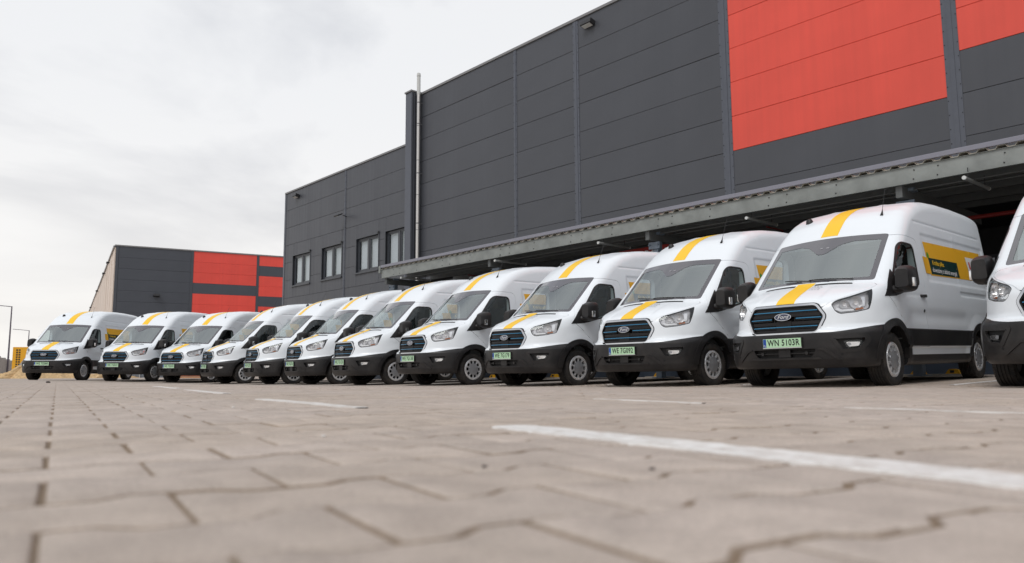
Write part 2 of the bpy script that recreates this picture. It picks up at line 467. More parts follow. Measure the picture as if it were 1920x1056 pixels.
# painted lines: worn strips that follow the ground
def paint_strip(p0, p1, width, name='painted_line', seed=0, rag=.012, lift=.0021, m='line_paint'):
    r = random.Random(seed); p0 = np.array(p0[:2]); p1 = np.array(p1[:2])
    L = np.linalg.norm(p1 - p0); d = (p1 - p0) / L; nn = np.array([-d[1], d[0]])
    n = max(8, int(L / .022)); V = []; F = []
    bump = [0.0, 0.0]
    for k in range(n + 1):
        c = p0 + d * L * k / n
        e = []
        for s in (0, 1):
            if r.random() < .07: bump[s] = r.uniform(-.9, 1.8) * rag
            bump[s] *= .80
            e.append(width / 2 + r.gauss(0, rag * .22) + bump[s])
        if k in (0, n): e = [x * .55 for x in e]
        for w, dz in ((e[0] + .002, -.006), (e[0], 0), (0.0, 0), (-e[1], 0), (-e[1] - .002, -.006)):
            q = c + nn * w; V.append((q[0], q[1], float(gz(q[0], q[1])) + lift + dz))
    for k in range(n):
        for j in range(4):
            a = k * 5 + j; F.append((a, a + 5, a + 6, a + 1))
    o = mesh_obj(name, V, F, m, None, smooth=60)
    return tag(o, kind='structure')
DASH = [((292, 724.6), (335, 729)), ((352, 731.5), (425, 738.4)), ((487, 748.6), (677, 765.4)), ((949, 799.5), (2250, 940))]
for k, (p, q) in enumerate(DASH):
    paint_strip(unproj(*p), unproj(*q), .090 if k == 3 else .062, seed=k, m='line_paint' if k == 3 else 'line_worn')
for k, (p, q) in enumerate((((1115, 748.6), (1320, 757)), ((1585, 765.2), (2100, 781.5)))):
    paint_strip(unproj(*p), unproj(*q), .030, seed=20 + k, lift=.0028, m='line_worn')

# small grit lying on the blocks
mat('grit_dark', (0.06, 0.05, 0.045), 0.9); mat('grit_pale', (0.62, 0.60, 0.57), 0.9)
for k, (px, py, s, m, lb) in enumerate(((1223, 881, .0034, 'grit_dark', 'dark pebble on the paving below the thick white line'), (607, 819, .0044, 'grit_pale', 'pale pebble on the paving left of the thick white line'),
        (908, 876, .003, 'grit_dark', 'small dark pebble in a joint below the tip of the thick white line'), (437, 765, .005, 'grit_pale', 'pale pebble on the paving below the short white dashes'),
        (90, 718, .03, 'grit_dark', 'dark stone on the paving in front of the leftmost van'))):
    p = unproj(px, py); bm = bmesh.new(); bmesh.ops.create_icosphere(bm, subdivisions=1, radius=s)
    rr = random.Random(k)
    for v in bm.verts: v.co = Vector((v.co.x * rr.uniform(.8, 1.4), v.co.y * rr.uniform(.8, 1.3), v.co.z * rr.uniform(.5, .8)))
    o = bm_obj('pebble', bm, m); o.location = (p[0], p[1], p[2] + s * .35)
    tag(o, lb, 'pebble', 'pebbles on the paving')
# ================================================================== BUILDINGS
def panel_mat(name, col, rough=.42):
    m = mat(name, col, rough, spec=.45, noise=.05, nscale=.7)
    nt = m.node_tree; b = nt.nodes['Principled BSDF']
    oi = nt.nodes.new('ShaderNodeObjectInfo'); mr = nt.nodes.new('ShaderNodeMapRange'); mr.inputs['To Min'].default_value = .965; mr.inputs['To Max'].default_value = 1.035
    nt.links.new(oi.outputs['Random'], mr.inputs['Value'])
    src = b.inputs['Base Color'].links[0].from_socket
    v = nt.nodes.new('ShaderNodeVectorMath'); v.operation = 'SCALE'
    nt.links.new(src, v.inputs[0]); nt.links.new(mr.outputs[0], v.inputs['Scale']); nt.links.new(v.outputs[0], b.inputs['Base Color'])
    # fine vertical runs of dirt
    v2 = nt.nodes.new('ShaderNodeVectorMath'); v2.operation = 'SCALE'
    tc = nt.nodes.new('ShaderNodeTexCoord'); mp = nt.nodes.new('ShaderNodeMapping'); mp.inputs['Scale'].default_value = (7, 7, .25)
    nz = nt.nodes.new('ShaderNodeTexNoise'); nz.inputs['Scale'].default_value = 1.0; nz.inputs['Detail'].default_value = 6
    nt.links.new(tc.outputs['Object'], mp.inputs[0]); nt.links.new(mp.outputs[0], nz.inputs['Vector'])
    r2 = nt.nodes.new('ShaderNodeMapRange'); r2.inputs['From Min'].default_value = .35; r2.inputs['From Max'].default_value = .7; r2.inputs['To Min'].default_value = rough - .05; r2.inputs['To Max'].default_value = rough + .1
    r3 = nt.nodes.new('ShaderNodeMapRange'); r3.inputs['From Min'].default_value = .35; r3.inputs['From Max'].default_value = .7; r3.inputs['To Min'].default_value = .97; r3.inputs['To Max'].default_value = 1.03
    nt.links.new(nz.outputs['Fac'], r3.inputs['Value']); nt.links.new(v.outputs[0], v2.inputs[0]); nt.links.new(r3.outputs[0], v2.inputs['Scale']); nt.links.new(v2.outputs[0], b.inputs['Base Color'])
    nt.links.new(nz.outputs['Fac'], r2.inputs['Value']); nt.links.new(r2.outputs[0], b.inputs['Roughness'])
panel_mat('panel_grey', (0.064, 0.0685, 0.080))
panel_mat('panel_red', (0.72, 0.082, 0.055))
panel_mat('panel_far_grey', (0.060, 0.067, 0.082))
panel_mat('panel_far_red', (0.74, 0.075, 0.055))
panel_mat('panel_cream', (0.70, 0.60, 0.52), .6)
mat('trim_blue_grey', (0.084, 0.093, 0.116), 0.4, noise=.05)
mat('joint_dark', (0.025, 0.025, 0.028), 0.8)
mat('coping', (0.20, 0.20, 0.205), 0.4)
mat('window_frame', (0.045, 0.05, 0.06), 0.35)
mat('blind', (0.62, 0.63, 0.65), 0.7)
glass_mat('pane_glass', (0.9, 0.92, 0.93), 1.5)
mat('steel_pipe', (0.62, 0.60, 0.58), 0.3, metal=.6)
mat('galvanised', (0.235, 0.25, 0.24), 0.5, metal=.25, noise=.18, nscale=3)
mat('sheet_edge', (0.33, 0.31, 0.26), 0.6, noise=.1)
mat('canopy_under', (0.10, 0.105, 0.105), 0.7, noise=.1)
mat('flashing', (0.21, 0.21, 0.25), 0.4)
mat('post_blue', (0.15, 0.185, 0.23), 0.45, noise=.08)
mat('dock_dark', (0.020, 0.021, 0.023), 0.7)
mat('dock_blue', (0.035, 0.05, 0.075), 0.5)
mat('pipe_red', (0.22, 0.018, 0.016), 0.45)
mat('sign_red', (0.45, 0.03, 0.025), 0.5)
mat('lamp_black', (0.02, 0.02, 0.022), 0.4)
mat('tube_white', (0.55, 0.56, 0.55), 0.4)
mat('tube_grey', (0.20, 0.205, 0.20), 0.4)
mat('safety_yellow', (0.70, 0.36, 0.01), 0.5, noise=.1)
mat('slab', (0.38, 0.35, 0.31), 0.85, noise=.15)

WD = 19.4
PHI = math.atan2(-aV[1], -aV[0])             # local X runs along the facade to the right
ROWS = [-.4, .45, 1.483, 2.517, 3.55, 4.583, 5.617, 6.65, 7.69, 8.73, 9.77, 10.81, 11.85, 12.93]

def panel_piece(s0, s1, z0, z1, m, parent, w=0.0, th=.06, cache={}):
    """one sandwich panel: bevelled slab, origin at its lower left corner"""
    key = (round(s1 - s0, 3), round(z1 - z0, 3), m, th)
    if key not in cache:
        L, H = s1 - s0, z1 - z0; g = .004; b = .008
        V = []; 
        for d, y in ((0, 0), (0, -th + b), (b, -th)):
            V += [(g + d, y, g + d), (L - g - d, y, g + d), (L - g - d, y, H - g - d), (g + d, y, H - g - d)]
        F = [(8, 9, 10, 11)]
        for k in (0, 4):
            for i in range(4):
                j = (i + 1) % 4; F.append((k + i, k + j, k + 4 + j, k + 4 + i))
        me = bpy.data.meshes.new('panel'); me.from_pydata(V, [], F); me.materials.append(MATS[m]); cache[key] = me
    o = bpy.data.objects.new('panel', cache[key]); link(o, parent); o.location = (s0, w + random.uniform(-.003, .003), z0)
    o.rotation_euler = (random.gauss(0, .0022), 0, random.gauss(0, .0006))
    return o

def panel_row(s0, s1, z0, z1, m, parent, holes=(), w=0.0):
    segs = [(s0, s1, z0, z1)]
    for (h0, h1, k0, k1) in holes:
        new = []
        for (a, b, c, d) in segs:
            if h1 <= a or h0 >= b or k1 <= c or k0 >= d:
                new.append((a, b, c, d)); continue
            if h0 > a: new.append((a, h0, c, d))
            if h1 < b: new.append((h1, b, c, d))
            if k0 > c: new.append((max(a, h0), min(b, h1), c, k0))
            if k1 < d: new.append((max(a, h0), min(b, h1), k1, d))
        segs = new
    for (a, b, c, d) in segs:
        if b - a > .05 and d - c > .03:
            panel_piece(a, b, c, d, m, parent, w)

def box_obj(name, a, b, m, parent, bevel=0.0):
    bm = bmesh.new(); box2(bm, a, b, bevel); return bm_obj(name, bm, m, parent)

def trim(s, z0, z1, width, parent):
    bm = bmesh.new(); box2(bm, (s - width / 2, -.075, z0), (s + width / 2, -.02, z1), .006); box2(bm, (s - width * .16, -.088, z0), (s + width * .16, -.075, z1), .004)
    t = bm_obj('vertical_trim', bm, 'trim_blue_grey', parent)
    bm = bmesh.new(); z = z0 + .12
    while z < z1:
        for e in (-1, 1):
            box(bm, (s + e * width * .43, -.078, z), (.022, .010, .022))
        z += .345
    tag(bm_obj('rivets', bm, 'joint_dark', t), kind='stuff')

# ---- tall hall
hall = empty('warehouse', tuple(nV * WD), (0, 0, PHI))
tag(hall, 'tall dark grey warehouse with big red panels behind the vans', 'warehouse')
BAYS = [-28.40, -21.80, -18.48, -12.34, -6.21, -.08, 6.05, 12.2]
for bi in range(len(BAYS) - 1):
    for r in range(5, 13):
        red = (bi == 3 and r >= 7) or (bi == 4 and r >= 8) or (bi == 5 and 7 <= r <= 10)
        panel_row(BAYS[bi] + .0, BAYS[bi + 1], ROWS[r] if r > 5 else 4.3, ROWS[r + 1], 'panel_red' if red else 'panel_grey', hall)
box_obj('wall_core', (-28.45, -.03, 4.3), (12.2, .4, 12.93), 'joint_dark', hall)
box_obj('wall_core', (-28.45, .4, -.4), (-28.2, 24, 12.93), 'panel_grey', hall)
box_obj('roof', (-28.45, .4, 12.6), (12.2, 24, 12.75), 'coping', hall)
box_obj('coping', (-28.45, -.11, 12.93), (12.2, .42, 13.03), 'coping', hall, .01)
for s, w in zip(BAYS[1:-1], (.18, .26, .33, .33, .33, .33)):
    trim(s, 4.35, 12.925, w, hall)
pil = box_obj('corner_pillar', (-28.93, -.50, -.3), (-28.452, .40, 13.05), 'trim_blue_grey', hall, .01)
box_obj('pillar_cap', (-28.97, -.55, 13.05), (-28.41, .42, 13.12), 'coping', pil)
for w in (-.42, -.30, -.17): box_obj('pillar_groove', (-28.4521, w, 0), (-28.437, w + .03, 13.0), 'joint_dark', pil)
# flue
fl = empty('flue_pipe', tuple(nV * (WD - .27) - aV * -28.22 * -1), (0, 0, PHI))
fl.location = Vector(nV * (WD - .27)) + Vector(-aV * -28.22)
bm = bmesh.new(); tube(bm, [(0, 0, .6), (0, 0, 12.9)], .075, 14); bm_obj('pipe', bm, 'steel_pipe', fl, smooth=40)
bm = bmesh.new(); tube(bm, [(0, 0, 12.9), (0, 0, 13.72)], .085, 14); bm_obj('pipe_head', bm, 'tube_white', fl, smooth=40)
bm = bmesh.new(); tube(bm, [(0, 0, 13.72), (0, 0, 13.76), (0, 0, 13.88), (0, 0, 13.93)], [.06, .095, .085, .02], 14); bm_obj('rain_cap', bm, 'tube_white', fl, smooth=40)
for z in (2.2, 4.6, 6.9, 9.2, 11.5, 12.5):
    bm = bmesh.new(); tube(bm, [(0, 0, z - .025), (0, 0, z + .025)], .082, 14); tube(bm, [(0, .06, z), (0, .27, z)], .014, 6); bm_obj('bracket', bm, 'coping', fl)
for z in (1.8, 3.4, 5.0, 6.6, 8.2, 9.8, 11.4):
    bm = bmesh.new(); tube(bm, [(0, 0, z - .012), (0, 0, z + .012)], .0785, 14); bm_obj('pipe_joint', bm, 'coping', fl)
tag(fl, 'thin pale steel flue pipe rising past the warehouse roof', 'flue')

# ---- lower office block on the left
off = empty('office_block', tuple(nV * WD), (0, 0, PHI))
tag(off, 'lower dark grey office block with four windows beside the warehouse', 'building')
WIN = [(-41.17, -39.03), (-37.64, -35.47), (-33.96, -31.85), (-31.21, -29.07)]
WZ0, WZ1 = 5.25, 6.97
holes = [(a, b, WZ0, WZ1) for a, b in WIN]
for (s0, s1) in ((-42.35, -35.19), (-35.19, -28.93)):
    for r in range(0, 11):
        panel_row(s0, s1, ROWS[r], ROWS[r + 1], 'panel_grey', off, holes)
for (a, b) in ((-42.33, WIN[0][0]), (WIN[0][1], WIN[1][0]), (WIN[1][1], WIN[2][0]), (WIN[2][1], WIN[3][0]), (WIN[3][1], -28.94)):
    box_obj('wall_core', (a, -.03, WZ0), (b, .3, WZ1), 'joint_dark', off)
box_obj('wall_core', (-42.33, -.03, -.4), (-28.94, .3, WZ0), 'joint_dark', off)
box_obj('wall_core', (-42.33, -.03, WZ1), (-28.94, .3, 10.81), 'joint_dark', off)
box_obj('side_wall', (-42.36, .305, -.4), (-42.06, 14, 10.81), 'panel_grey', off)
box_obj('roof', (-42.05, .31, 10.4), (-28.94, 14, 10.55), 'coping', off)
box_obj('coping', (-42.40, -.11, 10.81), (-28.94, .32, 10.90), 'coping', off, .01)
box_obj('corner_trim', (-42.42, -.08, -.4), (-42.25, .1, 10.805), 'trim_blue_grey', off)
trim(-35.19, -.3, 10.805, .16, off)
for a, b in WIN:
    w = empty('window'); w.parent = off; w.location = ((a + b) / 2, 0, WZ0)
    W, H = b - a, WZ1 - WZ0
    bm = bmesh.new()
    for (x0, x1, z0, z1) in ((-W / 2, -W / 2 + .09, 0, H), (W / 2 - .09, W / 2, 0, H), (-W / 2 + .09, W / 2 - .09, 0, .09), (-W / 2 + .09, W / 2 - .09, H - .09, H), (-.06, .06, .09, H - .09)):
        box2(bm, (x0, .03, z0), (x1, .12, z1), .006)
    bm_obj('frame', bm, 'window_frame', w)
    bm = bmesh.new()
    for (x0, x1, y0, y1, z0, z1) in ((-W / 2 - .05, -W / 2, -.085, .12, -.02, H + .05), (W / 2, W / 2 + .05, -.085, .12, -.02, H + .05), (-W / 2, W / 2, -.085, .12, H, H + .05)):
        box2(bm, (x0, y0, z0), (x1, y1, z1))
    bm_obj('reveal', bm, 'window_frame', w)
    box_obj('sill', (-W / 2 - .07, -.13, -.085), (W / 2 + .07, .12, -.005), 'window_frame', w, .008)
    box_obj('blind_housing', (W / 2 - .04, -.14, H + .02), (W / 2 + .09, -.086, H + .11), 'lamp_black', w)
    for e in (-1, 1):
        c = e * (W / 4)
        sb = bmesh.new()
        for (x0, x1, z0, z1) in ((c - W / 4 + .09, c - W / 4 + .15, .09, H - .09), (c + W / 4 - .15, c + W / 4 - .07, .09, H - .09), (c - W / 4 + .15, c + W / 4 - .15, .09, .15), (c - W / 4 + .15, c + W / 4 - .15, H - .15, H - .09)):
            box2(sb, (x0 if e > 0 else x0 + .0, .045, z0), (x1, .10, z1), .004)
        bm_obj('sash', sb, 'window_frame', w)
        box_obj('pane', (c - W / 4 + .14, .070, .14), (c + W / 4 - .14, .076, H - .14), 'pane_glass', w)
        box_obj('blind', (c - W / 4 + .12, .17, .10), (c + W / 4 - .12, .18, H - .10), 'blind', w)
    box_obj('room_shade_plate', (-W / 2, .26, 0), (W / 2, .28, H), 'dock_dark', w)  # near-black plate, the unlit room's shade put into its colour

def wall_lamp(name, s, z, label, parent_w=0.0, arm=False, size=.34):
    o = empty(name, Vector(nV * WD) + Vector(-aV * s) + Vector((0, 0, z)), (0, 0, PHI))
    bm = bmesh.new(); box(bm, (0, -.20, 0), (size, .26, .17), Matrix.Rotation(math.radians(-14), 3, 'X'), .02); bm_obj('housing', bm, 'lamp_black', o)
    bm = bmesh.new(); box2(bm, (-.06, -.10, -.05), (.06, -.06, .07)); bm_obj('wall_plate', bm, 'lamp_black', o)
    bm = bmesh.new(); box(bm, (0, -.225, -.10), (size * .8, .18, .012), Matrix.Rotation(math.radians(-14), 3, 'X')); bm_obj('diffuser', bm, 'tube_white', o)
    tag(o, label, 'lamp'); return o
wall_lamp('wall_light', -17.75, 12.55, 'black box light under the roof edge of the tall warehouse', size=.5)
wall_lamp('wall_light', -40.75, 10.42, 'black box light at the top left corner of the office block', size=.5)
fo = empty('floodlight', Vector(nV * WD) + Vector(-aV * -35.0) + Vector((0, 0, 8.30)), (0, 0, PHI))
bm = bmesh.new(); tube(bm, [(0, -.08, 0), (.12, -.35, .02)], .025, 8); bm_obj('bracket', bm, 'lamp_black', fo)
bm = bmesh.new(); box(bm, (-.12, -.50, .05), (.42, .30, .06), Matrix.Rotation(math.radians(25), 3, 'X'), .01); bm_obj('housing', bm, 'lamp_black', fo)
bm = bmesh.new(); box(bm, (-.12, -.505, .012), (.36, .24, .01), Matrix.Rotation(math.radians(25), 3, 'X')); bm_obj('lamp_glass', bm, 'tube_white', fo)
tag(fo, 'slim floodlight on a bracket above the office windows', 'floodlight')

# ---- loading bay behind the canopy
bay = empty('loading_bay', tuple(nV * WD), (0, 0, PHI))  # recess set deep and coloured near-black, standing in for the canopy's shade
tag(bay, 'recessed loading bay with shade painted in near-black under the canopy behind the parked vans', 'loading bay')
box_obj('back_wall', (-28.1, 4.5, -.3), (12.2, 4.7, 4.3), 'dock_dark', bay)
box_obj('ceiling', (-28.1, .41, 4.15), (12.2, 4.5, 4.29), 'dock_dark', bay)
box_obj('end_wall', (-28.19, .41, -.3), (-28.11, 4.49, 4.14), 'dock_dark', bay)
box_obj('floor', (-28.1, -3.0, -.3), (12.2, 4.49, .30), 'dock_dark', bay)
box_obj('dock_edge', (-27.5, -3.10, -.3), (12.2, -3.003, .42), 'dock_blue', bay)
for k, s in enumerate((-22.0, -17.9, -13.8, -9.7, -5.6, -1.5, 2.6, 6.7)):
    d = box_obj('dock_door', (s, 4.40, .3), (s + 3.0, 4.49, 3.4), 'panel_far_grey', bay)
    for j in range(1, 5): box_obj('door_joint', (s, 4.392, .3 + j * .62), (s + 3.0, 4.3999, .32 + j * .62), 'dock_dark', d)
sg = on_plane(1207, 476, nV, WD - 2.4)
s_sign = -(sg @ aV)
sb = box_obj('gate_sign', (s_sign - .9, -2.42, sg[2] - .24), (s_sign + 1.6, -2.38, sg[2] + .17), 'sign_red', None)
sb.location = Vector(nV * WD); sb.rotation_euler = (0, 0, PHI)
v, f = text_mesh('BRAMA', .27, xs=1.15, bold=.006)
mesh_obj('sign_lettering', np.stack([v[:, 0] + s_sign + .38, 0 * v[:, 0] - 2.425, v[:, 1] + sg[2] - .03], 1), f, 'decal_white', sb)
tag(sb, 'red gate sign with white lettering in the shade under the canopy', 'sign')

# ---- canopy
can = empty('canopy', tuple(nV * WD), (0, 0, PHI))
tag(can, 'long grey steel canopy with corrugated roof above the vans', 'canopy')
CW = -4.42; S0, S1 = -24.42, 12.0
box_obj('flashing', (S0, CW - .06, 4.115), (S1, CW + .02, 4.21), 'flashing', can, .012)
bm = bmesh.new()      # corrugated roof sheet, trapezoid ribs running down the slope
prof = []; s = S0
while s < S1:
    prof += [(s, .0), (s + .09, .0), (s + .13, .055), (s + .24, .055), (s + .28, .0)]; s += .30
rows_ = []
for w, z in ((CW - .035, 4.052), (-.06, 4.20)):
    rows_.append([bm.verts.new((a, w, z + h)) for a, h in prof])
for k in range(len(prof) - 1): bm.faces.new((rows_[0][k], rows_[0][k + 1], rows_[1][k + 1], rows_[1][k]))
ext = bmesh.ops.extrude_face_region(bm, geom=bm.faces[:])
for e in ext['geom']:
    if isinstance(e, bmesh.types.BMVert): e.co.z += .012
bm_obj('roof_sheet', bm, 'sheet_edge', can)
box_obj('gutter_end', (S0 - .12, CW - .07, 3.92), (S0 - .001, CW + .25, 4.19), 'galvanised', can, .02)
# edge beam: channel section
bm = bmesh.new()
box2(bm, (S0, CW, 3.735), (S1, CW + .012, 4.045)); box2(bm, (S0, CW - .001 - .05, 3.722), (S1, CW + .011, 3.734)); box2(bm, (S0, CW - .03, 4.046), (S1, CW + .011, 4.051))
beam = bm_obj('edge_beam', bm, 'galvanised', can)
bm = bmesh.new(); s = S0 + .8; k = 0
while s < S1:
    for ds, dz in ((0, 3.80), (.02, 3.97)) if k % 2 else ((0, 3.80), (.42, 3.80), (.02, 3.97), (.44, 3.97)):
        tube(bm, [(s + ds, CW - .014, dz), (s + ds, CW + .001, dz)], .013, 6)
    s += 1.5; k += 1
tag(bm_obj('bolts', bm, 'joint_dark', beam), kind='stuff')
for w, z in ((-3.3, 4.0), (-2.2, 4.04), (-1.1, 4.075), (-.25, 4.10)):
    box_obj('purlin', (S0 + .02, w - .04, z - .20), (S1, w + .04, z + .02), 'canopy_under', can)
POST = [-24.18, -18.19, -11.98, -5.91, .16, 6.2]
gzp = lambda s, w: float(gz(*(nV * (WD + w) - aV * s)[:2]))
for s in POST:
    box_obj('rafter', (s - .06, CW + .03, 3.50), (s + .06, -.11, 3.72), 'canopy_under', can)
    g = gzp(s, -4.0)
    po = box_obj('post', (s - .085, -4.085, g), (s + .085, -3.915, 3.49), 'post_blue', can, .008)
    bm = bmesh.new(); box2(bm, (s - .17, -4.14, 3.30), (s + .17, -4.09, 3.48), .01); box2(bm, (s - .16, -4.12, 3.66), (s + .16, -3.9, 3.719))
    for e in (-1, 1): tube(bm, [(s + e * .13, -4.18, 3.40), (s + e * .13, -4.09, 3.40)], .022, 6)
    bm_obj('post_bracket', bm, 'post_blue', po)
    box_obj('base_plate', (s - .16, -4.16, g), (s + .16, -3.84, g + .02), 'post_blue', po)
# red sprinkler main under the canopy and thin conduits
bm = bmesh.new(); tube(bm, [(S0 + 2, -1.6, 3.42), (S1, -1.6, 3.42)], .045, 8)
s = S0 + 3
while s < S1:
    tube(bm, [(s, -1.6, 3.42), (s, -1.6, 3.62), (s + .25, -2.2, 3.66), (s + .25, -2.9, 3.66)], .018, 6); s += 2.9
sp = bm_obj('sprinkler_pipe', bm, 'pipe_red', None, smooth=40); sp.location = Vector(nV * WD); sp.rotation_euler = (0, 0, PHI)
tag(sp, 'red sprinkler pipe with branches hanging under the canopy', 'pipe')
bm = bmesh.new(); tube(bm, [(S0 + 1, CW + .35, 3.68), (S1, CW + .35, 3.68)], .014, 6); tube(bm, [(S0 + 1, CW + .9, 3.72), (S1, CW + .9, 3.72)], .02, 6)
bm_obj('conduit', bm, 'canopy_under', can)
# batten lights under the canopy
names_l = ['at the left end of the canopy', 'second from the left end of the canopy', 'above the fourth van from the right', 'above the gap left of the nearest whole van', 'at the right above the nearest whole van']
for k, (a, b) in enumerate((((752, 521), (800, 533)), ((928, 489), (985, 503)), ((1122, 455.5), (1182, 470)), ((1400, 409), (1446, 422)), ((1808, 333.5), (1848, 360.5)))):
    p = unproj(*a, 3.60)
    q = p + nV * 1.25
    ct = (p + q) / 2
    o = empty('batten_light', tuple(p), (0, 0, PHI))
    bm = bmesh.new(); tube(bm, [(0, 0, 0), (0, 1.25, 0)], .034, 10); bm_obj('tube', bm, 'tube_grey', o, smooth=40)
    for y in (.0, 1.25):
        bm = bmesh.new(); tube(bm, [(0, y - .02, 0), (0, y + .02, 0)], .036, 10); bm_obj('end_cap', bm, 'tube_white', o, smooth=40)
    for y in (.2, 1.05):
        bm = bmesh.new(); tube(bm, [(0, y, .03), (0, y, .22)], .008, 5); bm_obj('hanger', bm, 'lamp_black', o)
    tag(o, 'grey batten light ' + names_l[k], 'light', 'batten lights under the canopy')

# ---- far hall with cream side wall
FAng = math.radians(-30.13)
fa = np.array([math.sin(FAng), math.cos(FAng), 0.0]); fb = np.array([math.cos(FAng), -math.sin(FAng), 0.0])
d = ray(218, 459); FC = np.array([0, 0, CAM_H]) + d * 71.5
FTOP = FC[2]; FC = np.array([FC[0], FC[1], 0.0])
far = empty('far_hall', tuple(FC), (0, 0, math.atan2(fb[1], fb[0])))
tag(far, 'distant hall with dark and red panels and a cream side wall', 'hall')
fpl = lambda px, py: on_plane(px, py, fa, FC @ fa)
X2 = (fpl(357.5, 560) - FC) @ fb; X3 = (fpl(481.5, 560) - FC) @ fb
RH = 1.033
fr = [FTOP - .12 - RH * k for k in range(0, 12)] + [-.4]
XE = X3 + 26
for k in range(12):
    z1, z0 = fr[k], fr[k + 1]
    panel_row(.25, X2 - .12, z0, z1, 'panel_far_grey', far)
    panel_row(X2 + .12, X3 - .12, z0, z1, 'panel_far_red' if k in (0, 1, 2, 4, 5, 6) else 'panel_far_grey', far)
    panel_row(X3 + .12, XE, z0, z1, 'panel_far_red' if k in (0, 2, 3, 5, 6) else 'panel_far_grey', far)
box_obj('wall_core', (.2, -.03, -.4), (XE, .3, FTOP - .12), 'joint_dark', far)
for xx in (.12, X2, X3): box_obj('vertical_trim', (xx - .12, -.09, -.4), (xx + .12, -.031, FTOP - .12), 'panel_far_grey', far)
box_obj('coping', (-.1, -.13, FTOP - .119), (XE, .35, FTOP), 'coping', far)
rs = random.Random(5)
y = .301; k = 0
while y < 88:
    wdt = rs.choice((1.0, 1.0, 2.0, 3.0)); 
    bm = bmesh.new(); dd = rs.choice((0, .0, .02, .035)); box2(bm, (-.06 - dd, y + .02, -.4), (.19, y + wdt - .02, FTOP - .2), .01); bm_obj('cladding_panel', bm, 'panel_cream', far)
    y += wdt
box_obj('side_coping', (-.2, .36, FTOP - .199), (.3, 89, FTOP - .02), 'coping', far)
box_obj('roof', (.31, .36, FTOP - .5), (XE, 89, FTOP - .4), 'coping', far)
for k, (t, zz) in enumerate(((9.2, -.55), (19, -.55), (40, -.55), (70, -.55))):
    o = empty('side_lamp', tuple(FC + fa * t + np.array([0, 0, FTOP + zz])), (0, 0, math.atan2(fb[1], fb[0])))
    bm = bmesh.new(); box2(bm, (-.42, -.2, -.10), (-.18, .2, .10), .03); bm_obj('housing', bm, 'lamp_black', o)
    bm = bmesh.new(); tube(bm, [(-.2, 0, 0), (-.1, 0, 0)], .05, 6); bm_obj('arm', bm, 'lamp_black', o)
    tag(o, 'small black lamp %s the far hall cream wall' % ('nearest the corner on', 'second from the corner on', 'third from the corner on', 'at the far end of')[k], 'lamp', 'lamps on the far hall')
q = fpl(293, 554.5); o = empty('front_lamp', tuple(q), (0, 0, math.atan2(fb[1], fb[0])))
bm = bmesh.new(); box(bm, (0, -.3, 0), (.55, .36, .22), Matrix.Rotation(math.radians(-14), 3, 'X'), .03); bm_obj('housing', bm, 'lamp_black', o)
bm = bmesh.new(); box2(bm, (-.08, -.14, -.06), (.08, -.061, .08)); bm_obj('wall_plate', bm, 'lamp_black', o)
tag(o, 'black box light on the dark panels of the far hall', 'lamp')
# ================================================================== THE VAN
# van space: x back from the front bumper, l to the van's left, z up; blender-local = (x, -l, z)
_px = np.array([-.6, -.05, .09, .20, .35, .55, .72, .80, 1.56, 1.63, 1.75, 1.90, 2.10, 2.35, 2.70, 3.10, 3.60, 4.30, 5.00, 5.30, 5.50, 6.2])
_pz = np.array([.70, 1.02, 1.085, 1.152, 1.222, 1.300, 1.358, 1.392, 2.10, 2.165, 2.275, 2.395, 2.505, 2.60, 2.685, 2.735, 2.765, 2.775, 2.765, 2.75, 2.72, 2.56])
_gx = np.arange(-.6, 6.2, .01)
_gz = np.interp(_gx, _px, _pz)
_k = np.exp(-0.5 * (np.arange(-12, 13) / 4.0) ** 2); _k /= _k.sum()
_gz = np.convolve(np.pad(_gz, 12, mode='edge'), _k, mode='valid')
_gd = np.gradient(_gz, _gx)
VL = 5.60
AXF, AXR, HUBZ, TYR = 1.02, 4.475, 0.34, 0.342

def sst(e0, e1, v):
    t = np.clip((v - e0) / (e1 - e0), 0, 1); return t * t * (3 - 2 * t)
def smax(a, b, k):
    h = np.maximum(k - np.abs(a - b), 0.0) / k
    return np.maximum(a, b) + h * h * k * 0.25
def boxm(x, z, x0, x1, z0, z1, s=.02):
    return sst(x0 - s, x0 + s, x) * (1 - sst(x1 - s, x1 + s, x)) * sst(z0 - s, z0 + s, z) * (1 - sst(z1 - s, z1 + s, z))

